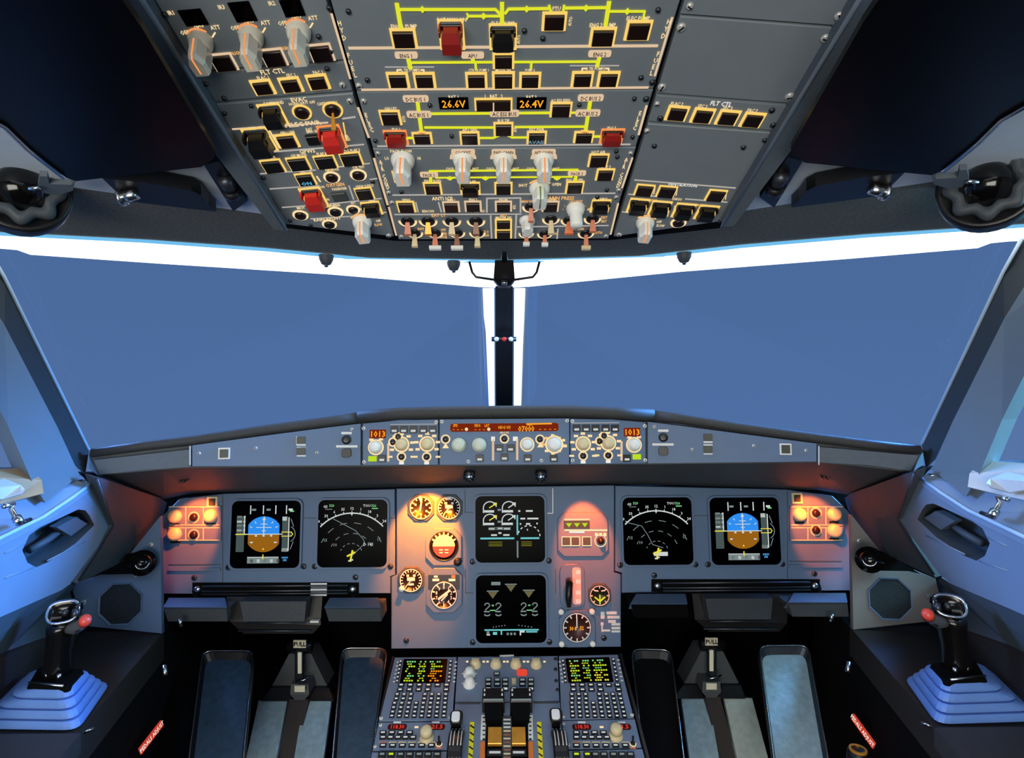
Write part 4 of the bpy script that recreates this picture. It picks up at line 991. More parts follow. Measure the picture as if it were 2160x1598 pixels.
# ---------- displays
class Disp:
    def __init__(s, px, py, w, h, label):
        s.P = Panel('display_unit', label, 'display', MP, px, py, off=.0032)
        P = s.P; a, b = P.sz(px, py, w, h); x, y = P.p(px, py); s.x, s.y, s.a, s.b = x, y, a / 2, b / 2
        bz = MB(); o = rrect(x, y, a * 1.055, b * 1.055, a * .10, 5); i = rrect(x, y, a, b, a * .09, 5)
        n = len(o); vs = [(*q, 0) for q in o] + [(*q, .003) for q in o] + [(*q, .003) for q in i] + [(*q, .0008) for q in i]
        bz.add(vs, [(k * n + j, k * n + (j + 1) % n, (k + 1) * n + (j + 1) % n, (k + 1) * n + j) for k in range(3) for j in range(n)], PANEL); bz.build('bezel', P.root)
        s.scr = MB().prism(i, .0002, .0012, SCREEN).build('screen', P.root)
        s.g = MB()
    def q(s, u, v): return (s.x + u * s.a, s.y + v * s.b)
    def ln(s, pts, w, m, z=.0016): s.g.line([s.q(*p) for p in pts], w * s.a, .0013, z, m)
    def bx(s, u0, v0, u1, v1, m, z=.0015): s.g.prism([s.q(u0, v0), s.q(u1, v0), s.q(u1, v1), s.q(u0, v1)], .0013, z, m)
    def arc(s, u, v, r, a0, a1, w, m, n=28, z=.0016, dash=0):
        pts = [(u + r * math.cos(math.radians(a0 + (a1 - a0) * i / n)), v + r * math.sin(math.radians(a0 + (a1 - a0) * i / n))) for i in range(n + 1)]
        for i in range(n):
            if not dash or (i // dash) % 2 == 0: s.ln(pts[i:i + 2], w, m, z)
    def tx(s, t, u, v, h, m, w=None, rot=0.0):
        x, y = s.q(u, v); hh = h * s.a; sx = hh
        if w: vs = glyphs(t)[0]; sx = w * s.a / (max(p[0] for p in vs) - min(p[0] for p in vs))
        s.g.text(t, x, y, sx, hh, .0017, m, rot)
    def done(s):
        s.g.build('display_symbols', s.scr, fix=False); s.P.done()
def pfd(px, py, w, h, label):
    D = Disp(px, py, w, h, label)
    cx = -.06; N = 28
    def cap(a0, a1): return [D.q(cx + max(-.45, min(.45, .53 * math.cos(math.radians(a0 + (a1 - a0) * i / N)))), .53 * math.sin(math.radians(a0 + (a1 - a0) * i / N))) for i in range(N + 1)]
    D.g.prism(cap(0, 180), .0012, .0014, G_SKY); D.g.prism(cap(180, 360), .0012, .0014, G_BR)
    D.ln([(cx - .52, 0), (cx + .55, 0)], .025, G_W)
    D.ln([(cx, .5), (cx, -.02)], .03, mat('pale_sky', (170, 215, 240), .5) if False else G_W)
    for v, l_ in ((.2, .22), (.1, .06), (.3, .1), (-.18, .08), (-.12, .2)): D.ln([(cx - l_, v), (cx + l_, v)], .02, G_W if v > 0 else G_BR)
    D.g.prism([D.q(cx - .05, .42), D.q(cx + .05, .42), D.q(cx, .54)], .0014, .0017, G_W)
    for a in (215, 325): D.bx(cx + .42 * math.cos(math.radians(a)) - .04, .42 * math.sin(math.radians(a)) - .02, cx + .42 * math.cos(math.radians(a)) + .04, .42 * math.sin(math.radians(a)) + .02, G_W)
    for a in (150, 30, 125, 55): D.ln([(cx + .46 * math.cos(math.radians(a)), .46 * math.sin(math.radians(a))), (cx + .39 * math.cos(math.radians(a)), .39 * math.sin(math.radians(a)))], .025, G_W)
    for d in (-.22, 0, .22): D.bx(cx + d - .03, -.07, cx + d + .03, -.02, G_W)
    D.g.prism([D.q(cx - .03, -.46), D.q(cx + .03, -.46), D.q(cx, -.4)], .0014, .0017, G_Y)
    # speed tape
    D.bx(-.85, -.52, -.62, .52, G_T); D.ln([(-.62, .55), (-.62, 0)], .03, G_W)
    for i, v in enumerate((.52, .38, .26, .12)): D.bx(-.84, v - .03, -.70, v + .03, G_W if i % 2 else G_GR); D.ln([(-.66, v), (-.60, v)], .025, G_W)
    D.ln([(-.87, 0), (-.56, 0)], .03, G_Y)
    # altitude tape
    D.bx(.47, -.52, .63, .52, G_T); D.ln([(.66, .5), (.66, -.5)], .03, G_W); D.bx(.47, .40, .60, .52, G_W); D.bx(.47, -.52, .64, -.42, G_W)
    D.bx(.50, -.06, .76, .06, BLACK); D.ln([(.46, .06), (.74, .06), (.78, 0), (.74, -.06), (.46, -.06)], .022, G_Y)
    D.arc(.60, 0, .25, -60, 60, .02, G_GR, 12); D.ln([(.72, .45), (.80, .22)], .02, G_GR); D.ln([(.72, -.45), (.80, -.22)], .02, G_GR)
    # mode lines
    for u in (-.46, -.09, .27, .58): D.ln([(u, .86), (u, .60)], .03, G_W)
    for u, m in ((-.36, G_GR), (.06, G_GR), (.70, G_W)): D.bx(u - .06, .70, u + .06, .76, m)
    D.bx(.68, .66, .80, .70, G_G)
    # heading strip
    D.bx(-.51, -.86, .39, -.68, G_GR); D.ln([(-.51, -.68), (.39, -.68)], .02, G_W)
    for i in range(5): D.bx(-.42 + i * .19, -.84, -.34 + i * .19, -.74, G_W if i % 2 else BLACK)
    D.ln([(cx, -.6), (cx, -.74)], .03, G_Y); D.bx(.48, -.72, .66, -.67, emat('deep_cyan', (60, 130, 180))); D.bx(.52, -.80, .62, -.74, emat('deep_cyan', (60, 130, 180)))
    D.done()
pfd(561, 1126, 146, 142, 'left outer square display with blue and brown artificial horizon')
pfd(1571, 1119, 146, 142, 'right outer square display with blue and brown artificial horizon')
def nd(px, py, w, h, label, trk, right):
    D = Disp(px, py, w, h, label); cx, cy = -.03, -.62
    D.arc(cx, cy, 1.22, 42, 138, .035, G_W, 36)
    for i in range(9):
        a = math.radians(46 + 11 * i); D.ln([(cx + 1.22 * math.cos(a), cy + 1.22 * math.sin(a)), (cx + 1.28 * math.cos(a), cy + 1.28 * math.sin(a))], .02, G_W)
        D.tx(str((32 + 8 - i) % 36 if i % 2 else 3 * (8 - i)), cx + 1.36 * math.cos(a), cy + 1.36 * math.sin(a), .075, G_W)
    for r, a0, a1 in ((.93, 22, 158), (.62, 22, 158), (.32, 20, 160)): D.arc(cx, cy, r, a0, a1, .018, G_GR, 32, dash=3)
    D.g.prism([D.q(cx - .05, cy + 1.24), D.q(cx + .05, cy + 1.24), D.q(cx, cy + 1.14)], .0014, .0017, G_W)
    D.ln(trk, .018, G_GR)
    for q, t in (((-.78, -.20), '15'), ((-.50, -.34), '10'), ((.76, -.18), '15')): D.tx(t, *q, .08, G_GR)
    yy = G_Y; D.ln([(cx - .02, cy - .22), (cx + .04, cy + .12)], .05, yy); D.ln([(cx - .12, cy - .06), (cx + .12, cy + .06)], .05, yy); D.ln([(cx - .08, cy - .2), (cx + .06, cy - .16)], .04, G_W)
    if right: D.bx(cx - .10, cy - .12, cx + .30, cy + .0, G_W)
    else: D.tx('D 145', .46, -.33, .08, G_W)
    D.tx('GS', -.80, .80, .07, G_W); D.tx('320', -.62, .83, .07, G_G); D.bx(-.80, .71, -.6, .73, G_GR); D.tx('TOU', .40, .82, .07, G_W); D.tx('326', .60, .82, .07, G_G); D.bx(.55, .72, .72, .75, G_G)
    D.done()
nd(744, 1124, 146, 142, 'left inner square display with white compass arcs on black', [(-.56, .43), (.08, .08), (.30, -.16), (.36, -.3), (.0, -.66)], False)
nd(1387, 1119, 146, 142, 'right inner square display with white compass arcs on black', [(-.86, .25), (-.46, .15), (-.30, -.10), (-.16, -.4), (.14, -.5)], True)
D = Disp(1076, 1115, 146, 140, 'upper center display with white engine dial arcs')
for u, v in ((-.58, .64), (-.03, .64), (-.58, .26), (-.04, .26)):
    D.arc(u, v, .19, 10, 190, .03, G_W, 16); D.ln([(u - .02, v), (u + .16, v + .12)], .03, G_Y if u < -.3 else G_W); D.bx(u - .17, v - .14, u + .12, v - .07, G_W); D.bx(u + .10, v + .08, u + .2, v + .16, G_Y if u < -.3 else G_W); D.ln([(u - .19, v), (u - .19, v - .15)], .03, G_W)
for u, v in ((-.31, .58), (-.31, .22)): D.bx(u - .05, v - .03, u + .05, v + .03, G_GR)
for v in (.04, -.01): D.ln([(-.62, v), (.02, v)], .02, G_GR)
for u0, u1, v in ((-.62, -.45, .0), (-.36, -.22, .03), (-.18, .0, .0), (-.55, -.38, -.18), (-.2, -.02, -.18), (-.34, -.25, -.12)): D.bx(u0, v - .025, u1, v + .025, G_W)
D.ln([(-.86, -.28), (.12, -.28)], .05, G_C); D.ln([(.30, -.28), (.84, -.28)], .05, G_C); D.ln([(.21, .42), (.21, -.18)], .045, G_C); D.ln([(.21, -.36), (.21, -.86)], .045, G_GR)
D.arc(.54, -.22, .32, 0, 175, .03, G_W, 14, dash=1)
for u0, u1, v in ((.46, .66, .54), (.24, .30, .54), (.30, .44, .31), (.50, .82, .31), (.28, .32, .15), (.46, .58, .15), (.76, .80, .16)): D.bx(u0, v - .025, u1, v + .025, G_W)
D.ln([(.5, -.05), (.5, .0)], .03, G_W)
for v in (-.39, -.45, -.50): D.ln([(-.62, v), (-.23, v)], .022, G_Y if False else emat('olive_text', (120, 116, 30))); D.ln([(.32, v), (.62, v)], .022, emat('olive_text', (120, 116, 30)))
D.done()
D = Disp(1078, 1283, 148, 143, 'lower center display with olive triangles and brake symbols')
OLV = emat('olive_triangle', (104, 98, 66))
for u, v in ((-.52, .42), (.0, .62), (.51, .44)):
    D.g.prism([D.q(u - .14, v + .08), D.q(u + .14, v + .08), D.q(u, v - .12)], .0012, .0015, OLV)
    D.bx(u - .17, v + .09, u + .17, v + .12, G_GR)
D.bx(-.56, .70, -.30, .80, G_GR)
for u in (-.68, -.36, .36, .68):
    D.arc(u, .10, .07, -20, 180, .03, G_GR, 8); D.ln([(u + .06, .08), (u - .06, -.04)], .03, G_GR); D.bx(u - .09, -.10, u + .07, -.06, G_GR); D.arc(u, -.10, .10, 215, 325, .035, G_GR, 6)
for u in (-.52, .52): D.bx(u - .03, .08, u + .03, .12, G_G); D.bx(u - .08, -.06, u + .08, -.03, G_G)
for i in range(5): D.bx(-.52 + i * .08, -.55 + i * .012, -.49 + i * .08, -.52 + i * .012, G_GR); D.bx(.2 + i * .09, -.50 - i * .014, .23 + i * .09, -.47 - i * .014, G_GR)
D.ln([(-.76, -.62), (.78, -.62)], .04, G_C)
D.bx(-.7, -.78, -.62, -.66, G_GR); D.bx(-.7, -.78, -.6, -.74, G_W); D.bx(-.52, -.76, -.40, -.68, G_C); D.bx(-.30, -.76, -.26, -.64, G_C)
for u in (-.1, 0, .1): D.bx(u - .03, -.77, u + .03, -.70, G_GR)
D.bx(.24, -.78, .28, -.64, G_W); D.bx(.28, -.70, .38, -.64, G_W); D.bx(.42, -.70, .74, -.66, G_C)
D.done()
# ---------- gauges
def gauge(px, py, r, label, kind='plain', body=None, brad=None, dm=BLACK):
    P = Panel('gauge', label, 'gauge', MP, px, py, off=.0006); x, y = P.p(px, py); k = P.k(px, py); R = r * k
    if body:
        (bx, by, bw, bh) = body; qx, qy = P.p(bx, by); a, b = P.sz(bx, by, bw, bh)
        MB().prism(octo(qx, qy, a, b, a * .22), 0, .006, PANEL, .001).build('bezel', P.root)
    else:
        MB().prism(octo(x, y, R * 2.35, R * 2.35, R * .62), 0, .005, SHADE, .001).build('bezel', P.root)
    z = .0064
    d = MB().lathe(x, y, [(R * 1.06, z - .002), (R * 1.06, z + .001), (R, z + .0012), (R, z)], dm, 32).build('dial', P.root)
    g = MB()
    def ang(t): return (math.cos(t), math.sin(t))
    z1 = z + .0016
    if kind in ('plain', 'scale', 'clock', 'alt', 'yellow'):
        n = {'plain': 12, 'scale': 20, 'clock': 12, 'alt': 10, 'yellow': 8}[kind]
        for i in range(n):
            c, s_ = ang(PI / 2 - 2 * PI * i / n); g.line([(x + c * R * .74, y + s_ * R * .74), (x + c * R * .94, y + s_ * R * .94)], R * (.10 if n < 15 else .07), z, z1, WHITEP)
        g.ring(x, y, R * .95, R * 1.02, z, z1, WHITEP, 30)
    if kind == 'plain': 
        for i in range(0, 12, 2): c, s_ = ang(PI / 2 - 2 * PI * i / 12); g.box(x + c * R * .58, y + s_ * R * .58, R * .16, R * .16, z, z1, WHITEP)
    if kind == 'scale':
        g.box(x, y + R * .12, R * .7, R * .3, z, z1, WHITEP); g.box(x, y - R * .35, R * .5, R * .16, z, z1, WHITEP); g.box(x - R * .3, y + R * .42, R * .22, R * .18, z, z1, WHITEP); g.box(x + R * .3, y + R * .42, R * .22, R * .18, z, z1, WHITEP)
    if kind == 'alt':
        for i in range(10): c, s_ = ang(PI / 2 - 2 * PI * i / 10); g.text(str(i), x + c * R * .6, y + s_ * R * .6, R * .22, R * .26, z1, WHITEP)
    g.build('dial_marks', d, fix=False)
    nd_ = MB()
    if kind == 'plain': nd_.line([(x - R * .1, y - R * .3), (x + R * .06, y + R * .6)], R * .12, z + .002, z + .003, WHITEP)
    elif kind == 'alt':
        nd_.line([(x - R * .45, y - R * .3), (x + R * .5, y + R * .4)], R * .16, z + .002, z + .003, WHITEP); nd_.line([(x - R * .2, y - R * .4), (x + R * .3, y + R * .1)], R * .1, z + .003, z + .004, WHITEP)
    elif kind == 'clock':
        nd_.line([(x, y), (x, y + R * .74)], R * .09, z + .002, z + .003, WHITEP)
        t = MB()
        for tx, ux, uy, mm in (('30 8', -.28, -.05, AMB), ('32', .35, -.02, AMB)): t.text(tx, x + ux * R, y + uy * R, R * .2, R * .26, z1 + .0003, mm)
        t.build('time_digits', d, fix=False)
    elif kind == 'yellow':
        nd_.line([(x - R * .55, y - R * .1), (x, y - R * .55)], R * .14, z + .002, z + .003, G_Y); nd_.line([(x + R * .55, y - R * .1), (x, y - R * .55)], R * .14, z + .002, z + .003, G_Y); nd_.line([(x, y - R * .8), (x, y + R * .1)], R * .12, z + .002, z + .003, G_Y)
        nd_.line([(x - R * .55, y + R * .55), (x - R * .15, y + R * .5)], R * .12, z + .002, z + .003, WHITEP); nd_.line([(x + R * .55, y + R * .55), (x + R * .15, y + R * .5)], R * .12, z + .002, z + .003, WHITEP)
    elif kind == 'scale': nd_.line([(x, y), (x - R * .5, y - R * .6)], R * .09, z + .002, z + .003, CREAM)
    if nd_.v: nd_.build('needle', d)
    return P, x, y, R, z, d
P, *_ = gauge(889, 1070, 23, 'round standby airspeed gauge at the top left of the center panel', 'plain'); P.l([(885, 1046), (890, 1054)], 6, WHITEP, .008); P.done()
P, *_ = gauge(948, 1070, 23, 'round standby altimeter gauge just left of the upper center display', 'scale'); P.l([(940, 1050), (952, 1050)], 6, WHITEP, .008); P.done()
P, x, y, R, z, d = gauge(937, 1150, 29, 'larger standby horizon gauge with cream upper half in an octagonal bezel', 'none', (936, 1152, 76, 78))
MB().prism([(x + R * .8 * math.cos(PI * i / 20), y + R * .8 * math.sin(PI * i / 20)) for i in range(21)], z, z + .003, mat('horizon_cream', (240, 226, 180), .5)).build('sky_half', d)
MB().prism([(x + R * .8 * math.cos(PI + PI * i / 20), y + R * .8 * math.sin(PI + PI * i / 20)) for i in range(21)], z, z + .003, mat('horizon_brown', (96, 52, 34), .5)).build('ground_half', d)
g = MB()
for i in range(7): a = math.radians(30 + 20 * i); g.line([(x + R * .76 * math.cos(a), y + R * .76 * math.sin(a)), (x + R * .98 * math.cos(a), y + R * .98 * math.sin(a))], R * .1, z, z + .0036, WHITEP)
for u, v in ((-.2, -.25), (.2, -.25), (-.2, -.45), (.2, -.45)): g.box(x + u * R, y + v * R, R * .26, R * .07, z + .003, z + .0036, WHITEP)
g.build('dial_marks', d)
MB().lathe(*P.p(966, 1183), [(.009, 0), (.009, .012), (.007, .014)], BLACK, 16).build('setting_knob', P.root); P.done()
P, *_ = gauge(868, 1222, 23, 'small round gauge at the left edge of the center panel, below the standby horizon', 'scale'); MB().lathe(*P.p(849, 1239), [(.006, 0), (.006, .012)], WHITEK, 14).build('setting_knob', P.root); P.done()
P, x, y, R, z, d = gauge(937, 1253, 27, 'radio magnetic gauge with broad white needle in a tall square bezel', 'alt', (937, 1243, 76, 94))
b = MB()
xx, yy = P.p(937, 1226); k = P.k(937, 1226); MB().box(xx, yy, 66 * k, 30 * k, .006, .0065, BLACK).build('counter_window', P.root)
b.box(*P.p(920, 1221), 14 * k, 5 * k, .0065, .0068, WHITEP); b.box(*P.p(954, 1221), 14 * k, 5 * k, .0065, .0068, WHITEP); b.box(*P.p(920, 1214), 8 * k, 4 * k, .0065, .0068, WHITEP); b.box(*P.p(957, 1214), 8 * k, 5 * k, .0065, .0068, ORANGEP); b.build('counter_digits', P.root)
P.done()
P, *_ = gauge(1264, 1254, 20, 'small gauge with yellow triple needle right of the landing gear lever', 'yellow'); P.done()
P, x, y, R, z, d = gauge(1216, 1321, 29, 'large round clock with amber digits at lower right of the center panel', 'clock', (1217, 1324, 76, 78), dm=mat('clock_face', (60, 24, 20), .4))
b = MB()
for u in (-1, 1):
    for v in (-1, 1): q = (x + u * R * 1.12, y + v * R * 1.12); b.lathe(q[0], q[1], [(R * .2, .005), (R * .2, .011), (R * .14, .012)], WHITEK, 14)
b.build('corner_knobs', P.root); P.done()
# ---------- landing gear panel, lever
P = Panel('landing_gear_control', 'landing gear and autobrake panel with three green triangles above square buttons', 'control panel', MP, 1229, 1125, off=.0006)
x, y = P.p(1229, 1126); a, b = P.sz(1229, 1126, 106, 92)
MB().prism(octo(x, y, a, b, a * .12), 0, .005, PANEL, .001).build('faceplate', P.root)
xx, yy = P.p(1216, 1105); aa, bb = P.sz(1216, 1105, 54, 17)
o = MB().box(xx, yy, aa, bb, .005, .0065, mat('dark_green_window', (30, 40, 8), .4)).build('indicator_window', P.root)
for i in (-1, 0, 1):
    c = xx + i * aa * .31; MB().prism([(c - aa * .12, yy + bb * .18), (c + aa * .12, yy + bb * .18), (c, yy - bb * .32)], .0065, .0072, LIME).build('gear_light', o)
P.l([(1190, 1095), (1243, 1095)], 4, LEG, .0056); P.l([(1190, 1117), (1280, 1117)], 4, LEG, .0056); P.l([(1200, 1121), (1232, 1121)], 4, LEGW, .0056)
for px in (1194, 1213, 1237):
    q = P.p(px, 1140); k = P.k(px, 1140); o = MB().box(*q, 15 * k, 15 * k, .005, .009, mat('olive_cap', (52, 56, 44), .45), .0005).build('push_button', P.root); MB().frame(*q, 20 * k, 20 * k, 2 * k, .005, .0062, LEG).build('light_surround', o)
q = P.p(1266, 1139); k = P.k(1266, 1139); MB().lathe(*q, [(8 * k, .005), (8 * k, .009), (4 * k, .018)], CAP, 16).build('toggle_switch', P.root)
for i in range(3): P.l([(1254 + i * 9, 1126), (1260 + i * 9, 1126)], 6, WHITEP, .0056)
P.lin.ring(*P.p(1266, 1139), 11 * k, 13 * k, .005, .006, LEG)
P.done()
P = Panel('gear_lever', 'black landing gear lever in a tall pale slot on the center panel', 'lever', MP, 1206, 1236, off=.0006)
x, y = P.p(1207, 1234); a, b = P.sz(1207, 1234, 52, 92)
MB().rbox(x, y, a, b, a * .3, 0, .005, PANEL, .001).build('faceplate', P.root)
k = P.k(1207, 1234)
q = P.p(1216, 1234); MB().rbox(*q, 18 * k, 76 * k, 6 * k, .005, .0056, mat('pale_slot', (190, 180, 172), .5)).build('slot_strip', P.root)
bb = MB()
for yy in (1205, 1225, 1248, 1266): bb.box(*P.p(1219, yy), 10 * k, 8 * k, .0056, .006, WHITEP)
bb.build('marking', P.root)
p0, p1, p2 = P.p(1198, 1222), P.p(1196, 1250), P.p(1197, 1270)
h = MB().tube([V((*p0, .012)), V((*p0, .03)), V((*p1, .034)), V((*p2, .026))], [.007, .008, .0075, .006], BLACK, 12); h.tube([V((*p1, .006)), V((*p1, .034))], .004, CHROME, 8); h.build('lever_handle', P.root); P.done()
# ---------- outer lighting panels
def lightpanel(x0, knobs, darks, frames, tagp, strip, label, sq):
    P = Panel('lighting_panel', label, 'control panel', MP, x0, 1105, off=.0006)
    px0, px1 = frames; sl = lambda px: (1410 if False else 0)
    P.face([(px0, 1066), (px1, 1066), (px1, 1139), (px0, 1139)] if px0 > 1000 else [(px0, 1067), (px1, 1066), (px1, 1139), (px0, 1140)], PANEL, .004, .0006, z1=.004)
    for yy in (1068, 1106, 1112, 1138): P.l([(px0 + 3, yy), (px1 - 3, yy)], 2, CREAM, .0046)
    for fx in (1 / 3, 2 / 3): X = px0 + (px1 - px0) * fx; P.l([(X, 1068), (X, 1106)], 2, CREAM, .0046); P.l([(X, 1112), (X, 1138)], 2, CREAM, .0046)
    for q in knobs:
        x, y = P.p(*q); k = P.k(*q)
        MB().lathe(x, y, [(14 * k, .004), (13.5 * k, .012), (10 * k, .016), (8 * k, .017)], CREAM, 22).build('rotary_knob', P.root)
        P.lin.box(*P.p(q[0], q[1] + 17), 20 * k, 4 * k, .004, .0046, BLACK)
    for q in darks:
        x, y = P.p(*q); k = P.k(*q)
        o = MB().lathe(x, y, [(8 * k, .004), (7 * k, .010), (4 * k, .011)], CAP, 16).build('small_knob', P.root); MB().ring(x, y, 9.5 * k, 12 * k, .004, .0048, CREAM).build('dial_ring', o)
    x, y = P.p(*sq); k = P.k(*sq)
    o = MB().box(x, y, 13 * k, 14 * k, 0, .006, mat('olive_cap', (52, 56, 44), .45), .0005).build('push_button', P.root); MB().frame(x, y, 22 * k, 22 * k, 4 * k, 0, .004, CREAM).build('surround', o)
    P.l([(strip[0], strip[2]), (strip[1], strip[2])], 6, CREAM if False else PANEL, .003); P.l([(strip[0], strip[2] - 10), (strip[1], strip[2] - 10)], 1.5, SHADE, .0006)
    P.done()
lightpanel(412, ((372, 1088), (447, 1087), (372, 1125)), ((411, 1090), (411, 1127)), (357, 468), 0, (356, 466, 1200), 'left outer lighting panel with ivory dimmer knobs, glowing orange-red', (449, 1058))
lightpanel(1718, ((1757, 1083), (1684, 1084), (1757, 1118)), ((1719, 1081), (1719, 1117)), (1664, 1778), 0, (1664, 1775, 1193), 'right outer lighting panel with ivory dimmer knobs, glowing orange-red', (1680, 1050))
# ---------- table slots and padded blocks below the panel
def slot(x0, x1, y, label, latch):
    P = Panel('table_slot', label, 'table', MP, (x0 + x1) / 2, y, off=.0006); cx = (x0 + x1) / 2
    P.face([(x0, y - 13), (x1, y - 13), (x1, y + 13), (x0, y + 13)], MATT, .003, .0004, 'slot', .003)
    x, yy = P.p(cx, y); k = P.k(cx, y); w_ = (x1 - x0 - 44) * k
    for dy in (-7, 3, 9): MB().tube([V((x - w_ / 2, yy - dy * k, .006)), V((x + w_ / 2, yy - dy * k, .006))], 2.2 * k, DSTEEL, 8).build('rail', P.root)
    for sx in (x0 + 12, x1 - 12):
        q = P.p(sx, y); MB().lathe(*q, [(7 * k, .003), (7 * k, .008), (3 * k, .01)], CHROME, 14).build('roller', P.root)
    for l in latch:
        q = P.p(l, y); b = MB()
        for dy in (-11, 0, 12): b.box(q[0], q[1] + dy * k, 34 * k, 3 * k, .008, .0095, WHITEP)
        b.box(q[0], q[1], 34 * k, 24 * k, .003, .008, DSTEEL); b.build('latch_plate', P.root)
    P.done()
slot(407, 757, 1241, 'dark table slot with steel rails under the left displays, one bright latch plate', (675,))
slot(1374, 1728, 1234, 'dark table slot with steel rails under the right displays', ())
def pad(x0, x1, y0, d, label, tm, fm):
    A = [W(x0 + 12, y0, d + .05), W(x1 - 4, y0, d + .05), W(x1, y0 + 20, d), W(x0, y0 + 20, d)]
    B = [W(x0 + 2, y0 + 24, d), W(x1, y0 + 24, d), W(x1 + 2, y0 + 50, d + .01), W(x0 + 10, y0 + 50, d + .01)]
    r = thing('padded_block', label, 'padding', (A[3] + A[2]) / 2)
    MB().tube([(A[0] + A[1]) / 2 + V((0, 0, -.008)), W((x0 + x1) / 2, y0 - 16, 1.288)], .006, MATT, 8).build('bracket', r, True)
    MB().slab(A + [], (0, .02, -.02), tm).build('top_pad', r, True); MB().slab(B, (0, .06, .0), fm).build('front_pad', r, True)
pad(344, 478, 1260, 1.22, 'grey padded block at the far left under the left instrument panel', PANEL, SHADE)
pad(684, 802, 1260, 1.22, 'grey padded block under the left instrument panel, next to the center panel', PANEL, SHADE)
pad(1330, 1450, 1252, 1.22, 'grey padded block under the right instrument panel, next to the center panel', PANEL, MATT)
pad(1662, 1788, 1250, 1.22, 'grey padded block at the far right under the right instrument panel', RAIL, SHADE)
def tray(x0, x1, y0, y1, label):
    r = thing('table_housing', label, 'table', W((x0 + x1) / 2, (y0 + y1) / 2, 1.22)); c = (x0 + x1) / 2
    MB().slab([W(x0 - 28, y0 - 10, 1.27), W(x1 + 34, y0 - 10, 1.27), W(x1 + 30, y1 + 8, 1.25), (W(x1 + 14, y1 + 26, 1.25)), W(x0 + 8, y1 + 26, 1.25), W(x0 - 22, y1, 1.25)], (0, .06, 0), BLACK).build('shell', r, True)
    MB().slab([W(x0, y0, 1.23), W(x1, y0, 1.23), W(x1 - 4, y1, 1.225), W(x0 + 8, y1, 1.225)], (0, .03, 0), mat('tray_face', (44, 50, 56), .5, bump=.3)).build('front_pad', r, True)
    e = MB().tube([W(x0 + 10, y1 + 4, 1.235), W(x1, y1 + 3, 1.235)], .0018, DSTEEL, 6); e.build('lower_edge', r, True)
    MB().tube([W(x0 - 4, y1 + 20, 1.245), W(x1 + 10, y1 + 20, 1.245)], .0018, DSTEEL, 6).build('bottom_bar', r, True)
    if x0 < 1000: MB().slab([W(x1 + 8, y1 - 1, 1.24), W(x1 + 26, y1 - 1, 1.24), W(x1 + 26, y1 + 3, 1.24), W(x1 + 8, y1 + 3, 1.24)], (0, .01, 0), WHITEP).build('bright_tab', r, True)
tray(506, 646, 1268, 1310, 'dark folded table housing hanging below the left instrument panel')
tray(1488, 1630, 1262, 1306, 'black folded table housing hanging below the right instrument panel')
for px, py, lb in ((380, 1313, 'left'), (1755, 1302, 'right')):
    tag(MB().tube([W(px, py - 8, 1.20), W(px + (1 if lb == 'left' else -2), py + 8, 1.20)], .004, CHROME, 8).build('pull_pin'), 'small bright pull pin hanging below the outer %s padded block' % lb, 'pin')
for px, py, lb in ((347, 1413, 'left'), (1790, 1406, 'right')):
    tag(MB().tube([W(px, py - 10, 1.07), W(px + (2 if lb == 'left' else -2), py + 10, 1.06)], .004, CHROME, 8).build('pull_pin'), 'small bright pin on the %s console wall beside the footwell' % lb, 'pin')
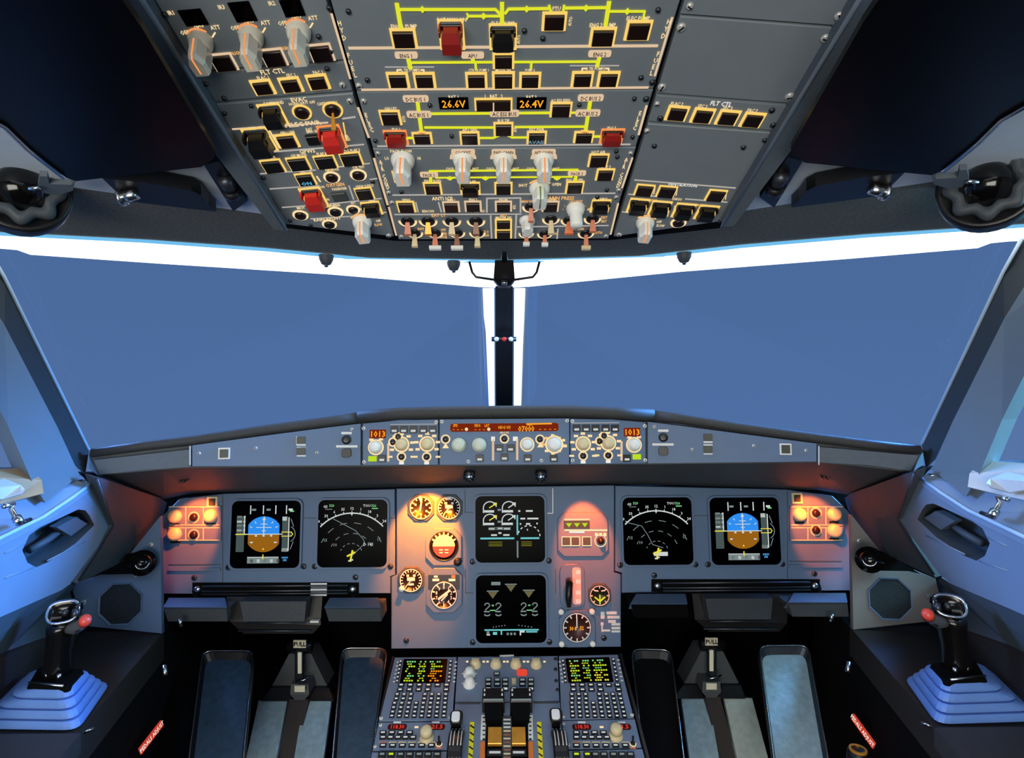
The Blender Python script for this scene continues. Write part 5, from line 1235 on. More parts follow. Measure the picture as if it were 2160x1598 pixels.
# ---------- speaker panels
def speaker(g, sd):
    c = W(255, 1273, 1.2); pl = Plane(c, (1, .12, 0), (0, .1, 1))
    fx = lambda px: px if g > 0 else px
    P = Panel('speaker_panel', 'octagonal black speaker grille in the grey panel beside the %s instrument panel' % sd, 'speaker', pl, 255, 1273) if g > 0 else None
    if g < 0:
        c = W(1877, 1262, 1.2); pl = Plane(c, (1, -.12, 0), (0, .1, 1)); P = Panel('speaker_panel', 'octagonal black speaker grille in the grey panel beside the %s instrument panel' % sd, 'speaker', pl, 1877, 1262)
    if g > 0: poly = [(152, 1246), (160, 1229), (215, 1211), (288, 1209), (272, 1170), (338, 1088), (341, 1336), (178, 1320)]; sp = (255, 1273); bl = (300, 1187); sc_ = ((319, 1148), (286, 1212))
    else: poly = [(1795, 1084), (1860, 1166), (1838, 1203), (1930, 1202), (1974, 1220), (1985, 1264), (1965, 1310), (1800, 1328)]; sp = (1877, 1262); bl = (1834, 1180); sc_ = ((1812, 1140), (1844, 1204))
    P.face(poly, PANEL if g > 0 else mat('warm_grey_paint', (118, 116, 114), .55, noise=.06), .012, .001)
    x, y = P.p(*sp); k = P.k(*sp); R = 47 * k
    rim = circ(x, y, R * 1.06, 8); rim = [(x + R * 1.06 * math.cos(PI / 8 + 2 * PI * i / 8), y + R * 1.06 * math.sin(PI / 8 + 2 * PI * i / 8)) for i in range(8)]
    inn = [(x + (a - x) * .93, y + (b - y) * .93) for a, b in rim]
    vs = [(*q, .0) for q in rim] + [(*q, .003) for q in rim] + [(*q, .002) for q in inn] + [(*q, .0004) for q in inn]
    MB().add(vs, [(a * 8 + i, a * 8 + (i + 1) % 8, a * 8 + 8 + (i + 1) % 8, a * 8 + 8 + i) for a in range(3) for i in range(8)], PANEL).build('rim', P.root)
    MB().prism(inn, .0001, .001, mat('speaker_mesh', (46, 46, 48), .5, noise=1.6, scale=420, bump=1.0)).build('grille', P.root)
    for q in sc_: P.screw(*q, 5)
    P.done()
    c = W(*bl, 1.185 if g > 0 else 1.16)
    r = thing('ball_vent', 'glossy black ball vent above the %s speaker grille' % sd, 'air vent', c)
    nx = V((CAM.x - c.x, CAM.y - c.y, CAM.z - c.z)).normalized(); t = nx.cross(V((0, 0, 1))).normalized()
    MB().tube([-nx * .014, nx * .004], .026, mat('gloss_black', (10, 9, 9), .12), 24).build('socket', r)
    b = MB(); z_ = V((0, 0, 1)); vs = []
    pr = [(.019 * math.cos(a), .019 * math.sin(a)) for a in [i * PI / 16 for i in range(8)]]
    u = t; v = nx.cross(t)
    for rr, hh in pr: vs += [u * rr * math.cos(2 * PI * i / 18) + v * rr * math.sin(2 * PI * i / 18) + nx * (.004 + hh) for i in range(18)]
    b.add(vs, [(a * 18 + i, a * 18 + (i + 1) % 18, a * 18 + 18 + (i + 1) % 18, a * 18 + 18 + i) for a in range(7) for i in range(18)] + [tuple(7 * 18 + i for i in range(18))], mat('gloss_black', (10, 9, 9), .12), True); b.build('ball', r)
    MB().tube([u * .012 * math.cos(a) + v * .012 * math.sin(a) + nx * .021 for a in [i * .35 for i in range(10)]], .0016, CHROME, 6).build('highlight_ring', r)
    s1 = c + (V((-.09 * g, 0, -.012))); sl = W(215, 1208, 1.205) if g > 0 else W(1915, 1198, 1.205)
    MB().slab([W(*q, 1.195 if g > 0 else 1.165) for q in (((188, 1213), (262, 1172), (290, 1165), (305, 1200), (286, 1210), (214, 1211)) if g > 0 else ((1942, 1210), (1868, 1166), (1840, 1158), (1825, 1193), (1844, 1203), (1916, 1204)))], (0, .012, 0), MATT).build('shroud', r, True)
both(speaker)
# ================================================================ centre pedestal
c20, s20 = math.cos(math.radians(20)), math.sin(math.radians(20))
PD = Plane(CAM + V((0, 1.26, -.60)), (1, 0, 0), (0, c20, s20))
top = [PD.world(*q, -.009) for q in ((829, 1386), (1309, 1379), (1388, 1680), (768, 1680))]
bot = [V((p.x * 1.02, p.y + (.06 if i < 2 else 0), 0)) for i, p in enumerate(top)]
r = thing('pedestal', 'dark center pedestal body between the two footwells', 'pedestal', PD.world(1066, 1500, -.2))
MB().loft([top, bot], CARPET).build('body', r, True)
for i, (a, b) in enumerate(((top[3], top[0]), (top[1], top[2]))): MB().tube([a, b], .0035, CONS, 10).build('edge_trim', r, True)
# ---------- keypad displays
def mcdu(poly, x0, sd, label, tl):
    P = Panel('keypad_display', label, 'keypad', PD, (poly[0][0] + poly[1][0]) / 2, 1450)
    P.face(poly, PEDP, .003, .0005)
    TL, TR, BR, BL = tl
    q = P.pp(tl); scr = MB().prism(q, 0, .0012, SCREEN).build('screen', P.root)
    g = MB(); rnd_ = random.Random(3 + int(x0))
    def at(u, v): return (TL[0] * (1 - u) * (1 - v) + TR[0] * u * (1 - v) + BR[0] * u * v + BL[0] * (1 - u) * v, TL[1] * (1 - u) * (1 - v) + TR[1] * u * (1 - v) + BR[1] * u * v + BL[1] * (1 - u) * v)
    for i in range(9):
        v = .12 + i * .10
        segs = ((.08, .30), (.38, .54), (.60, .92)) if i % 2 == 0 else ((.10, .22), (.36, .52), (.64, .80))
        for a, b in segs:
            m = G_Y if (i > 4 and a > .5) else (LIME if i % 3 else G_G)
            if sd == 'left' and i > 3 and a > .5: m = G_O
            n_ = max(2, int((b - a) / .05))
            for j in range(n_):
                if rnd_.random() < .15: continue
                u0 = a + (b - a) * j / n_; P.l([at(u0, v), at(u0 + (b - a) / n_ * .7, v)], 3.6 if i % 2 == 0 else 2.4, m, .0016, g)
    for px in (0,): pass
    g.build('screen_text', scr, fix=False)
    # line keys either side
    kp = MB(); kb = MB()
    def key(px, py, w, h, mark=G_W):
        x, y = P.p(px, py); k = P.k(px, py); kx, ky = P.sz(px, py, w, h)
        o = MB().box(x, y, kx, ky, 0, .003, BLACK, .0004).build('key', P.root)
        if mark: kb.box(x, y, kx * .55, ky * .45, .003, .0034, mark)
    for i in range(6):
        v = .12 + i * .165
        for u, du in ((-.06, -.12), (1.08, 1.20)):
            a = at(u, v); key(a[0], a[1], 7, 5, G_W); b = at(du, v); P.l([(b[0] - 3, b[1]), (b[0] + 2, b[1])], 3, WHITEP)
    # function keys and letters
    L0, L1 = poly[3], poly[2]; yb, yt = 1513, 1447
    def row(v, n, a, b, w, h, skip=()):
        y = yt + (yb - yt) * v
        f = (y - poly[0][1]) / (poly[3][1] - poly[0][1]); xl = poly[0][0] + (poly[3][0] - poly[0][0]) * f; xr = poly[1][0] + (poly[2][0] - poly[1][0]) * f
        for i in range(n):
            if i in skip: continue
            key(xl + (xr - xl) * (a + (b - a) * i / (n - 1)), y, w, h)
    row(-.02, 6, .2, .88, 13, 6); row(.13, 6, .2, .88, 13, 6, (4,)); row(.28, 8, .17, .88, 10, 6, (3,)); row(.42, 8, .17, .88, 10, 6, (3,))
    for v in (.56, .70, .84, .97): row(v, 8, .16, .88, 10, 6)
    kb.build('key_lettering', P.root)
    P.screw(poly[3][0] + 4, poly[3][1] - 6, 4, WHITEP); P.screw(poly[2][0] - 4, poly[2][1] - 6, 4, WHITEP)
    P.done()
mcdu([(833, 1386), (963, 1385), (954, 1519), (800, 1520)], 833, 'left', 'left keypad display on the pedestal with green text turning orange at right', ((852, 1390), (944, 1390), (939, 1440), (843, 1440)))
mcdu([(1179, 1383), (1303, 1380), (1337, 1513), (1184, 1517)], 1180, 'right', 'right keypad display on the pedestal with all green text', ((1192, 1389), (1285, 1386), (1294, 1438), (1199, 1440)))
# ---------- switching and system control panel
P = Panel('system_control_panel', 'center pedestal panel with four ivory selector knobs in a row and small grey keys', 'control panel', PD, 1070, 1430)
P.face([(966, 1385), (1176, 1383), (1180, 1477), (960, 1479)], PEDP, .003, .0005)
P.l([(1054, 1383), (1084, 1382)], 4, WHITEP)
for px in (1003, 1046, 1088, 1131):
    x, y = P.p(px, 1402); k = P.k(px, 1402)
    MB().lathe(x, y, [(12 * k, 0), (11 * k, .006), (8 * k, .012), (7 * k, .013)], CREAM, 22).build('rotary_knob', P.root)
    P.l([(px - 8, 1391), (px + 8, 1391)], 9, WHITEP); P.l([(px - 20, 1395), (px - 15, 1395)], 4, LEG); P.l([(px + 15, 1395), (px + 20, 1395)], 4, LEG)
for py in (1422, 1443):
    x, y = P.p(990, py); k = P.k(990, py)
    o = MB().lathe(x, y, [(13 * k, 0), (13 * k, .005), (9 * k, .008), (8.5 * k, .014), (6 * k, .016)], WHITEK, 22).build('rotary_knob', P.root)
    P.l([(974, py - 2), (1006, py - 2)], 2.5, WHITEP)
x, y = P.p(1101, 1419); a, b = P.sz(1101, 1419, 22, 12); o = MB().rbox(x, y, a, b, b * .3, 0, .004, emat('red_lit_cap', (235, 74, 56), .9), .0005).build('emergency_button', P.root)
for px, py, m in ((1048, 1422, G_GR),) + tuple((px, py, m) for py in (1435, 1444) for px, m in ((1030, G_GR), (1049, G_GR), (1066, G_GR), (1102, G_GR), (1120, G_GR))) + ((1030, 1454, G_W), (1066, 1454, G_W), (1084, 1454, G_W), (1120, 1454, G_W)):
    x, y = P.p(px, py); a, b = P.sz(px, py, 13, 8); o = MB().box(x, y, a, b, 0, .003, BLACK, .0004).build('key', P.root); MB().box(x, y, a * .7, b * .5, .003, .0034, m).build('key_light', o)
x, y = P.p(1084, 1438); a, b = P.sz(1084, 1438, 9, 12); MB().box(x, y, a, b, 0, .004, CREAM, .0005).build('toggle_switch', P.root)
for q in ((1172, 1390), (1172, 1412), (1173, 1436), (1176, 1455)): P.screw(*q, 4, DSTEEL)
P.done()
# ---------- thrust lever quadrant
P = Panel('throttle_quadrant', 'throttle quadrant with yellow scale edges between the two trim wheels', 'control panel', PD, 1070, 1560)
P.face([(960, 1482), (1181, 1480), (1194, 1660), (946, 1662)], PEDP, .003, .0005)
P.l([(964, 1483), (1012, 1483)], 4, SHADE); P.l([(1126, 1482), (1178, 1481)], 4, SHADE)
for x0, x1 in ((996, 989), (1137, 1145)):
    P.l([(x0, 1523), (x1, 1660)], 9, YELLOWP, .0015)
    for i in range(9): t = i / 8; px = x0 + (x1 - x0) * t * .9; P.l([(px - 4, 1530 + 15 * i), (px + 4, 1536 + 15 * i)], 3, BLACK, .002)
def mark(x0, x1, m, y0, y1): P.l([(x0, y0), (x1, y1)], 11, m, .0012)
mark(1021, 1019, WHITEP, 1508, 1560); mark(1118, 1119, WHITEP, 1508, 1560); mark(1019, 1016, ORANGEP, 1564, 1660); mark(1119, 1122, ORANGEP, 1564, 1660)
for y0 in range(1514, 1562, 9): P.l([(1018, y0), (1023, y0)], 2.5, BLACK, .0018); P.l([(1116, y0), (1121, y0)], 2.5, BLACK, .0018)
for px in (1043, 1095): P.face([(px - 19, 1500), (px + 19, 1500), (px + 21, 1660), (px - 21, 1660)], MATT, .002, 0, 'lever_slot', .0012)
P.face([(1060, 1512), (1079, 1512), (1080, 1660), (1058, 1660)], SHADE, .002, 0, 'center_strip', .0022)
for i in range(12): P.l([(1062, 1519 + i * 8), (1077, 1519 + i * 8)], 3.5, WHITEP if i < 3 else (CREAM if i % 2 else BRN), .0028)
for px in (1044, 1094):
    x, y = P.p(px, 1556); a, b = P.sz(px, 1556, 29, 36); MB().box(x, y, a, b, .001, .008, BRASS, .001).build('amber_lever_plate', P.root)
    x, y = P.p(px, 1591); a, b = P.sz(px, 1591, 34, 14); MB().box(x, y, a, b, .001, .006, BLACK, .0008).build('marked_plate', P.root); P.l([(px - 12, 1591), (px + 12, 1591)], 5, WHITEP, .0064)
P.done()
for px, lb in ((1041, 'left'), (1099, 'right')):
    P = Panel('thrust_lever', '%s black thrust lever head with white index marks at the top of the quadrant' % lb, 'lever', PD, px, 1490, off=.002)
    x, y = P.p(px, 1487); a, b = P.sz(px, 1487, 46, 30)
    MB().box(x, y, a, b, 0, .030, BLACK, .003).build('handle', P.root)
    a2, b2 = P.sz(px, 1515, 40, 14); x2, y2 = P.p(px, 1512); MB().loft([[(x2 - a2 / 2, y2 + b2, .004), (x2 + a2 / 2, y2 + b2, .004), (x2 + a2 / 2, y2 + b2, .028), (x2 - a2 / 2, y2 + b2, .028)], [(x2 - a2 * .42, y2 - b2, .001), (x2 + a2 * .42, y2 - b2, .001), (x2 + a2 * .42, y2 - b2, .010), (x2 - a2 * .42, y2 - b2, .010)]], MATT).build('shank', P.root)
    m = MB()
    for dx in (-.40, .40): 
        for dy in (.28, -.05): m.box(x + dx * a, y + dy * b, a * .07, b * .16, .030, .0306, WHITEP)
    m.build('index_marks', P.root); MB().box(x, y - b * .40, a * .9, b * .10, .030, .0306, G_GR).build('index_line', P.root); P.done()
for px, py, lb in ((964, 1512, 'left'), (1172, 1507, 'right')):
    P = Panel('flap_lever', 'black lever with a white square knob at the %s side of the throttle quadrant' % lb, 'lever', PD, px, py + 26, off=.001)
    x, y = P.p(px, py + 26); k = P.k(px, py)
    MB().loft([[(x - 8 * k, y - 8 * k, .001), (x + 8 * k, y - 8 * k, .001), (x + 8 * k, y + 8 * k, .001), (x - 8 * k, y + 8 * k, .001)], [(x - 10 * k, y - 6 * k, .026), (x + 10 * k, y - 6 * k, .026), (x + 10 * k, y + 8 * k, .026), (x - 10 * k, y + 8 * k, .026)]], BLACK).build('shank', P.root)
    MB().rbox(x, y, 26 * k, 30 * k, 8 * k, .026, .034, BLACK, .001).build('head', P.root)
    MB().rbox(x - 1 * k, y - 2 * k, 17 * k, 22 * k, 5 * k, .034, .038, mat('white_knob', (240, 240, 238), .35), .001).build('white_knob', P.root); P.done()
for px, lb in ((962, 'left'), (1181, 'right')):
    c = PD.world(px, 1622, -.025)
    r = thing('trim_wheel', 'black trim wheel with white stripes on the %s side of the throttle quadrant' % lb, 'wheel', c)
    R, hw = .062, .0135; n = 48; vs = []
    for i in range(n): a = 2 * PI * i / n; vs += [(x_, R * q * math.cos(a), R * q * math.sin(a)) for x_, q in ((-hw, .82), (-hw, .96), (-hw * .8, 1), (hw * .8, 1), (hw, .96), (hw, .82))]
    MB().add(vs, [(i * 6 + j, i * 6 + j + 1, ((i + 1) % n) * 6 + j + 1, ((i + 1) % n) * 6 + j) for i in range(n) for j in range(5)] + [(i * 6 + 5, i * 6, ((i + 1) % n) * 6, ((i + 1) % n) * 6 + 5) for i in range(n)], BLACK, False).build('rim', r)
    MB().tube([(-hw * .5, 0, 0), (hw * .5, 0, 0)], .054, MATT, 32).build('web', r)
    for xx in (-.009, -.003, .0045, .0105):
        for a0 in (20, 75, 130):
            MB().tube([(xx, (R + .0004) * math.cos(math.radians(a0 + 4 * t)), (R + .0004) * math.sin(math.radians(a0 + 4 * t))) for t in range(10)], .0010, WHITEP, 6).build('white_stripe', r)
# ---------- radio panels and audio panels
def radio(poly, disp, kx, lab, sd):
    P = Panel('radio_panel', lab, 'control panel', PD, (poly[0][0] + poly[1][0]) / 2, 1550)
    P.face(poly, PEDP, .003, .0005)
    for px in disp:
        x, y = P.p(px, 1533); a, b = P.sz(px, 1533, 40, 12); o = MB().rbox(x, y, a, b, b * .4, 0, .001, mat('radio_window', (60, 14, 12), .3)).build('frequency_window', P.root)
        d = MB(); P.t('118.30' if px == disp[0] else '121.5', px, 1533, 8, emat('radio_red', (230, 60, 50)), w=28, z=.0014, mb=d); d.build('digits', o, fix=False)
        P.l([(px - 8, 1523), (px + 8, 1523)], 4, WHITEP)
    x, y = P.p(*kx); k = P.k(*kx)
    MB().lathe(x, y, [(15 * k, 0), (14 * k, .004), (11 * k, .006), (10.5 * k, .010), (13 * k, .011), (12.5 * k, .021), (9 * k, .024), (4 * k, .0248)], CREAM, 24).build('tuning_knob', P.root)
    P.l([((disp[0] + disp[1]) / 2 - 4, 1533), ((disp[0] + disp[1]) / 2 + 4, 1533)], 4, LEG)
    mk = MB(); L, Rr = poly[3][0] + 16, poly[2][0] - 40
    for j, (yy, n, f) in enumerate(((1546, 4, .55), (1556, 5, .62), (1565, 6, 1.0), (1573, 6, 1.0))):
        for i in range(n):
            px = L + 6 + (Rr - L) * f * i / (n - 1)
            if j == 2: P.l([(px - 8, yy), (px + 8, yy)], 3, CREAM if i else SAL); continue
            xx, y_ = P.p(px, yy); a, b = P.sz(px, yy, 14, 7); o = MB().box(xx, y_, a, b, 0, .003, BLACK, .0004).build('key', P.root); MB().box(xx, y_, a * .6, b * .4, .003, .0034, G_W).build('key_light', o)
    tx = poly[2][0] - 18; P.toggle(tx, 1568, 6, (0, .3), .014, None, BLACK); P.l([(tx - 6, 1577), (tx + 6, 1577)], 4, SAL)
    P.screw(poly[3][0] + 5, poly[3][1] - 8, 3.5, WHITEP); P.screw(poly[0][0] + 4, poly[0][1] + 6, 3.5, WHITEP); P.done()
radio([(799, 1523), (953, 1522), (944, 1580), (786, 1582)], (838, 919), (900, 1556), 'left radio panel with cream tuning knob, below the left keypad display', 'left')
radio([(1185, 1520), (1339, 1516), (1353, 1575), (1194, 1579)], (1227, 1311), (1299, 1551), 'right radio panel with cream tuning knob, below the right keypad display', 'right')
def audio(poly, xs, lit, lab):
    P = Panel('audio_panel', lab, 'control panel', PD, (poly[0][0] + poly[1][0]) / 2, 1600)
    P.face(poly, PEDP, .003, .0005)
    for i, px in enumerate(xs):
        x, y = P.p(px, 1594); a, b = P.sz(px, 1594, 16, 14); o = MB().box(x, y, a, b, 0, .004, BLACK, .0005).build('key', P.root)
        MB().box(x, y + b * .1, a * .6, b * .3, .004, .0044, LIME if i in lit else G_GR).build('key_light', o)
    for i, px in enumerate(xs):
        x, y = P.p(px, 1616); k = P.k(px, 1616); MB().lathe(x, y, [(7 * k, 0), (6 * k, .012)], BLACK, 14).build('volume_knob', P.root)
    P.done()
audio([(785, 1586), (943, 1584), (936, 1660), (768, 1662)], (806, 825, 845, 864, 884, 903, 922), (1,), 'left audio panel at the very bottom of the pedestal with one lit key')
audio([(1195, 1583), (1355, 1579), (1376, 1658), (1204, 1660)], (1216, 1239, 1256, 1274, 1294, 1312, 1330), (0, 1), 'right audio panel at the very bottom of the pedestal with two lit keys')
# ================================================================ side sticks
def stick(g, sd):
    zt = -.535; O = CAM + V((-.735, .93, zt + .001))
    rt = thing('side_stick', 'black %s side stick with red thumb button on a stepped blue rubber boot' % sd, 'side stick', O if g > 0 else V((-O.x, O.y, O.z)))
    base = [V((-.655, .868)), V((-.700, 1.005)), V((-.865, 1.0)), V((-.835, .875))]; topq = [V((-.680, .882)), V((-.695, .936)), V((-.778, .945)), V((-.747, .886))]
    def ringq(t, z, r, gr=0.0):
        q = [b.lerp(c, t) for b, c in zip(base, topq)]; c = sum(q, V((0, 0))) / 4
        q = [c + (p - c) * (1 + gr) for p in q]; out = []
        for i in range(4):
            p, a, b = q[i], q[i - 1], q[(i + 1) % 4]; da, db = (a - p), (b - p); l0 = min(da.length, db.length); rr = min(r, l0 * .4)
            s0, s1 = p + da.normalized() * rr, p + db.normalized() * rr
            for k in range(5): t_ = k / 4; out.append((s0 * (1 - t_) ** 2 + p * 2 * t_ * (1 - t_) + s1 * t_ ** 2))
        return [CAM + V((p.x, p.y, z)) for p in out]
    N = 4
    for i in range(N):
        t0 = i / N * .92; z0 = zt + .058 * i / N + .001; z1 = zt + .058 * (i + .72) / N
        r_ = .022
        b = MB().loft([ringq(t0, z0, r_, -.05), ringq(t0, z0 + .003, r_), ringq(t0 + .03, z1 - .003, r_), ringq(t0 + .10, z1, r_), ringq(t0 + .24, z1 + .004, r_)], BOOT, True, False)
        bld(b, g, 'boot_tier', parent=rt, world=True)
    ht = zt + .058
    bld(MB().loft([ringq(.95, ht - .004, .008), ringq(1.0, ht + .004, .008), ringq(1.05, ht + .006, .006)], MATT), g, 'base_plate', parent=rt, world=True)
    bp = MB()
    pts = [ringq(1.0, ht + .006, .008)[i] for i in (0, 15)]
    bp.tube(pts, .0018, CHROME, 8)
    for i, f in enumerate((.3, .5, .65, .8)): p = pts[0].lerp(pts[1], f) + V((0, .012 + .01 * (i % 2), .003)); bp.tube([p, p + V((0, 0, .008))], .0035, DSTEEL if i % 2 else CHROME, 8)
    bld(bp, g, 'base_fittings', parent=rt, world=True)
    # grip: lofted sections up the column
    cs = [(118, 1436, .918, .022, .018), (120, 1412, .916, .021, .018), (124, 1380, .914, .019, .019), (129, 1350, .910, .020, .020), (131, 1330, .908, .021, .021), (134, 1312, .905, .021, .024)]
    rings = []
    for px, py, d, rx, ry in cs:
        c = W(px, py, d); rings.append([c + V((rx * math.cos(2 * PI * i / 16), ry * math.sin(2 * PI * i / 16), .15 * rx * math.cos(2 * PI * i / 16))) for i in range(16)])
    bld(MB().loft(rings, mat('stick_black', (14, 12, 11), .2, noise=.2), True, True), g, 'grip', parent=rt, world=True)
    bld(MB().tube([W(104, 1410, .905), W(106, 1380, .90), W(109, 1352, .897), W(112, 1326, .895)], [.002, .0035, .0035, .002], mat('grip_edge', (190, 130, 70), .3, .6), 8), g, 'grip_edge', parent=rt, world=True)
    # head: tilted flattened ring with hollow top
    hc = W(135, 1292, .90); ax = (V((.25, -.80, .62))).normalized(); u = V((1, .25, .12)); u = (u - ax * u.dot(ax)).normalized(); v = ax.cross(u)
    def sec(ru, rv, h, n=22): return [hc + u * ru * math.copysign(abs(math.cos(2 * PI * i / n)) ** .7, math.cos(2 * PI * i / n)) + v * rv * math.copysign(abs(math.sin(2 * PI * i / n)) ** .7, math.sin(2 * PI * i / n)) + ax * h for i in range(n)]
    bld(MB().loft([sec(.016, .014, -.026), sec(.022, .018, -.008), sec(.023, .019, .004), sec(.019, .015, .006), sec(.017, .013, -.003)], mat('stick_black', (14, 12, 11), .2, noise=.2), True, True), g, 'head', parent=rt, world=True)
    bld(MB().loft([sec(.0225, .0185, .0035), sec(.0235, .0195, .0055), sec(.0205, .0165, .0075), sec(.019, .015, .0062)], CHROME, False, True), g, 'head_rim', parent=rt, world=True)
    bld(MB().tube([hc + ax * -.003 + u * .002, hc + ax * .006 + u * .003], [.006, .004], DSTEEL, 12), g, 'trim_button', parent=rt, world=True)
    arm = MB().tube([W(140, 1318, .905), W(160, 1322, .90), W(176, 1314, .897), W(180, 1300, .897)], [.012, .011, .009, .008], SHADE, 12); arm.tube([W(160, 1332, .892), W(186, 1318, .892)], .0022, CHROME, 8)
    bld(arm, g, 'thumb_rest', parent=rt, world=True)
    bld(MB().tube([W(179, 1312, .892), W(181, 1305, .882)], [.009, .0075], mat('thumb_red', (226, 74, 56), .35), 16), g, 'thumb_button', parent=rt, world=True)
    tr = MB().tube([W(160, 1282, .90), W(170, 1270, .91), W(172, 1284, .91)], .003, BLACK, 8); tr.tube([W(170, 1270, .91), W(180, 1266, .91), W(178, 1276, .91)], .002, SHADE, 8); tr.tube([W(158, 1300, .895), W(160, 1284, .90)], .005, DSTEEL, 10)
    bld(tr, g, 'trigger', parent=rt, world=True)
both(stick)
# ================================================================ footwells
PLATE = STEEL
def foot(name, label, q, th, rim, plate, cat, d0=1.30, d1=1.06, crn=.022):
    """sloping plate given by its pixel corners (top-left, top-right, bottom-right, bottom-left)"""
    A, B = W(*q[0], d0), W(*q[1], d0); C_, D = W(*q[2], d1), W(*q[3], d1)
    pl = plane3((A + B) / 2, C_, D); P0 = [pl.world(*z) for z in q]
    r = thing(name, label, cat, sum(P0, V((0, 0, 0))) / 4)
    c = sum(P0, V((0, 0, 0))) / 4
    def rr(s):
        Q = [c + (p - c) * s for p in P0]; out = []
        for i in range(4):
            p, a, b = Q[i], Q[i - 1], Q[(i + 1) % 4]; s0, s1 = p + (a - p).normalized() * crn, p + (b - p).normalized() * crn
            for k in range(5): t = k / 4; out.append(s0 * (1 - t) ** 2 + p * 2 * t * (1 - t) + s1 * t ** 2)
        return out
    if rim:
        o, i = rr(1.0), rr(.88); nn = pl.n; n = len(o); vs = [p - nn * th for p in o] + [p + nn * .010 for p in o] + [p + nn * .010 for p in [c + (x - c) * .97 for x in o]] + [p for p in i]
        MB().add(vs, [(a * n + k, a * n + (k + 1) % n, a * n + n + (k + 1) % n, a * n + n + k) for a in range(3) for k in range(n)], rim).build('raised_rim', r, True)
        e = MB().tube([p + nn * .010 for p in o] + [o[0] + nn * .010], .0016, CHROME, 6, False); e.build('rim_edge', r, True)
        MB().slab(i, -nn * th, plate).build('tread_plate', r, True)
    else: 
        MB().slab(P0, -pl.n * th, plate).build('tread_plate', r, True)
        MB().tube([P0[0], P0[1]], .0025, CHROME, 8).build('top_edge', r, True)
    q0 = sum(P0, V((0, 0, 0))) / 4 - pl.n * (th + .004); MB().tube([q0, V((q0.x, q0.y + .05, .001))], .016, MATT, 10).build('support', r, True)
    return r, pl
DT = mat('dark_tread', (54, 76, 98), .36, .4, noise=.5, scale=70, bump=.25)
BT = mat('bright_tread', (160, 190, 204), .40, .3, noise=.4, scale=70, bump=.25)
foot('footrest', 'outer footrest of the left footwell, dark metal tread in raised rim', [(430, 1378), (538, 1378), (512, 1650), (396, 1650)], .008, BLACK, DT, 'footrest')
foot('footrest', 'footrest beside the pedestal in the left footwell, half hidden by it', [(722, 1372), (818, 1372), (780, 1650), (700, 1650)], .008, BLACK, DT, 'footrest')
foot('footrest', 'outer footrest of the right footwell, bright metal tread in raised rim', [(1598, 1367), (1702, 1366), (1752, 1650), (1636, 1650)], .008, DSTEEL, BT, 'footrest')
foot('footrest', 'footrest beside the pedestal in the right footwell, nearly lost in shadow', [(1330, 1374), (1414, 1376), (1446, 1650), (1362, 1650)], .008, BLACK, MATT, 'footrest')  # tread made matt black to carry the shadow over it
foot('rudder_pedal', 'left pilot pedal nearer the outer wall, blue-grey metal tread', [(546, 1475), (606, 1475), (574, 1650), (508, 1650)], .012, None, BT, 'pedal', 1.36, 1.22)
foot('rudder_pedal', 'left pilot pedal nearer the pedestal, blue-grey metal tread', [(641, 1475), (699, 1475), (676, 1650), (612, 1650)], .012, None, BT, 'pedal', 1.36, 1.22)
foot('rudder_pedal', 'right pilot pedal nearer the pedestal, blue-grey metal tread', [(1437, 1470), (1494, 1470), (1526, 1650), (1462, 1650)], .012, None, BT, 'pedal', 1.36, 1.22)
foot('rudder_pedal', 'right pilot pedal nearer the outer wall, pale metal tread', [(1527, 1470), (1586, 1470), (1634, 1650), (1566, 1650)], .012, None, mat('pale_tread', (196, 212, 206), .42, .25, noise=.3, scale=70, bump=.25), 'pedal', 1.36, 1.22)
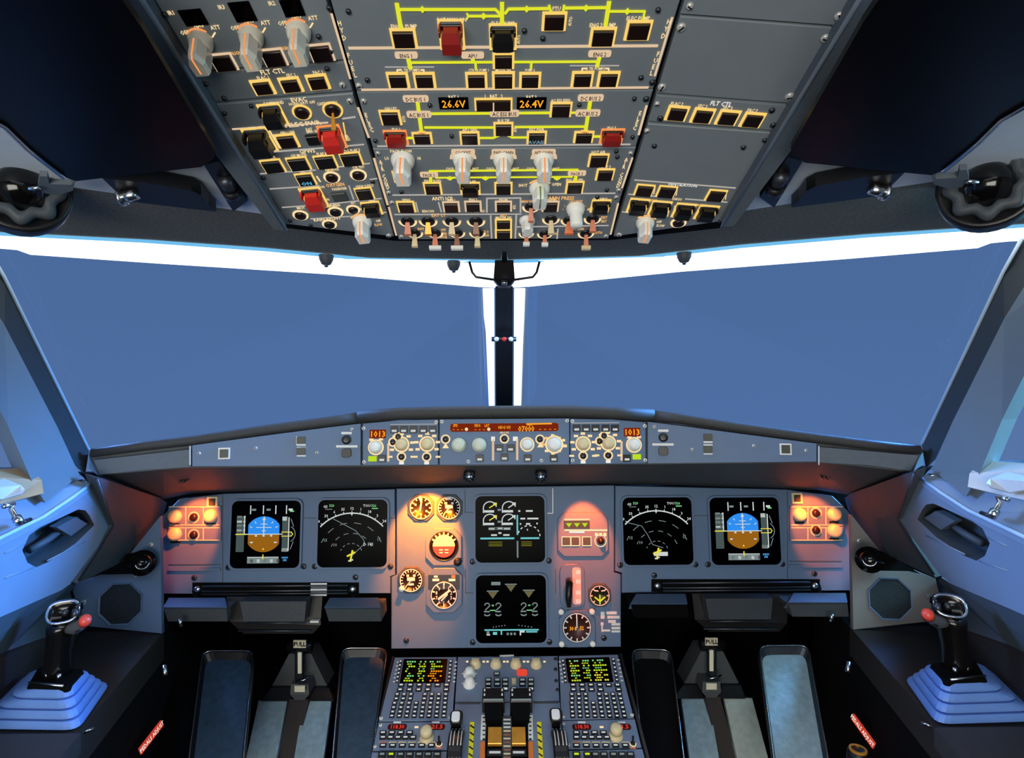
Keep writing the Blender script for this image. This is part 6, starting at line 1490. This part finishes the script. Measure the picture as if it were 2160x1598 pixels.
def column(cx, y0, sd, lean):
    d = 1.38; r = thing('pedal_column', 'dark pedal adjust column with cream labels in the %s footwell' % sd, 'pedal column', W(cx, y0 + 60, d))
    w_ = lambda x, y, dd=d: W(cx + x, y0 + y, dd)
    DG = mat('column_grey', (70, 74, 78), .55, noise=.15)
    MB().slab([w_(-22, 20), w_(24, 20), w_(58, 88), w_(-58, 88)], (0, .06, 0), DG).build('housing', r, True)
    MB().slab([w_(-60, 92, 1.37), w_(-20, 92, 1.37), w_(-16, 120, 1.35), (w_(-82, 120, 1.35))], (0, .05, 0), BLACK).build('hinge_block', r, True)
    MB().slab([w_(22, 92, 1.37), w_(62, 92, 1.37), w_(72, 120, 1.35), (w_(14, 120, 1.35))], (0, .05, 0), BLACK).build('hinge_block', r, True)
    MB().tube([w_(-24, 4, 1.36), w_(26, 4, 1.36)], .012, BLACK, 14).build('pull_handle', r, True)
    MB().tube([w_(0, 10, 1.36), w_(0, 70, 1.35)], .011, DSTEEL, 14).build('shaft', r, True)
    MB().slab([w_(-18, 84, 1.34), w_(18, 84, 1.34), w_(20, 106, 1.33), w_(10, 118, 1.33), w_(-10, 118, 1.33), w_(-20, 106, 1.33)], (0, .05, 0), DG).build('latch_block', r, True)
    MB().slab([w_(-18 + lean * .1, 116, 1.345), w_(18, 116, 1.345), w_(22 + lean, 290, 1.25), w_(-20 + lean, 290, 1.25)], (0, .05, -.05), CONS).build('post', r, True)
    CR = mat('cream_label', (224, 218, 190), .5)
    MB().slab([w_(-13, -8, 1.345), w_(13, -8, 1.345), w_(13, 8, 1.345), w_(-13, 8, 1.345)], (0, .004, 0), CR).build('handle_label', r, True)
    MB().slab([w_(-4, 18, 1.338), w_(4, 18, 1.338), w_(4, 62, 1.33), w_(-4, 62, 1.33)], (0, .004, 0), CR).build('shaft_label', r, True)
    MB().slab([w_(-11, 88, 1.322), w_(11, 88, 1.322), w_(11, 101, 1.322), w_(-11, 101, 1.322)], (0, .004, 0), CR).build('latch_label', r, True)
    for t, yy, dd in (('PULL', 0, 1.343),):
        p = w_(0, yy, dd); M_ = Matrix((V((1, 0, 0)), V((0, 0, 1)), V((0, -1, 0)))).transposed().to_4x4(); M_.translation = p
        b = MB().text(t, 0, 0, .009, .010, .001, BLACK); b.v = [M_ @ v for v in b.v]; b.build('lettering', r, True, fix=False)
    MB().tube([w_(-8, 78, 1.345), w_(8, 76, 1.345), w_(20, 70, 1.35)], .0025, CHROME, 8).build('wire', r, True)
column(632, 1358, 'left', -36); column(1501, 1353, 'right', 44)
c = W(1810, 1592, .95)
r = thing('footwell_knob', 'brass rimmed dark knob at the bottom edge below the right red placard', 'knob', c)
MB().lathe(0, 0, [(.017, -.01), (.016, .006), (.010, .010)], BLACK, 20).build('knob_body', r); MB().ring(0, 0, .010, .0135, .006, .011, BRASS, 20).build('brass_ring', r)
# ================================================================ lights
def area(name, loc, aim, sx, sy, power, rgb, spread=180):
    l = bpy.data.lights.new(name, 'AREA'); l.shape = 'RECTANGLE'; l.size = sx; l.size_y = sy; l.energy = power
    l.color = lin(rgb); l.spread = math.radians(spread)
    o = bpy.data.objects.new(name, l); COL.objects.link(o); o.location = loc
    o.rotation_euler = (V(aim) - V(loc)).to_track_quat('-Z', 'Y').to_euler(); return o
def spot(name, loc, aim, power, rgb, ang=60, blend=.6, rad=.006):
    l = bpy.data.lights.new(name, 'SPOT'); l.energy = power; l.color = lin(rgb); l.spot_size = math.radians(ang); l.spot_blend = blend; l.shadow_soft_size = rad
    o = bpy.data.objects.new(name, l); COL.objects.link(o); o.location = loc
    o.rotation_euler = (V(aim) - V(loc)).to_track_quat('-Z', 'Y').to_euler(); return o
area('rear_fill', (-.35, -1.1, .72), (0, 1, 1.05), 1.4, .7, 27, (255, 251, 242))  # added fill behind the camera, stands for no known lamp
area('upper_fill', (0, -.1, 1.56), (0, 1.05, .5), 1.0, .5, 3.6, (240, 246, 255), 120)  # added fill from above, brightens pedestal and console tops
area('right_front_daylight', (2.05, 1.65, 1.62), (-.75, .85, .60), .7, .7, 36, (84, 156, 255), 55)
area('left_front_daylight', (-2.05, 1.65, 1.62), (.75, .85, .60), .7, .7, 13, (112, 168, 255), 55)
area('left_window_daylight', (-1.6, .72, 1.25), (-.6, .9, .75), .8, .6, 8, (110, 170, 255))
area('right_window_daylight', (1.6, .72, 1.25), (.6, .9, .75), .8, .6, 40, (150, 225, 255))
for n, px, py, d, ax, ay, pw, an, c in (('left_standby_flood', 905, 1010, 1.21, 900, 1118, 27, 58, (255, 118, 10)), ('right_gear_flood', 1236, 1006, 1.21, 1232, 1130, 13, 45, (255, 92, 20)), ('left_outer_flood', 415, 1030, 1.225, 416, 1104, 7, 52, (255, 92, 30)), ('right_outer_flood', 1715, 1024, 1.225, 1714, 1098, 7, 52, (255, 92, 26))):
    spot(n, W(px, py, d), W(ax, ay, 1.30), pw, c, an, .4)
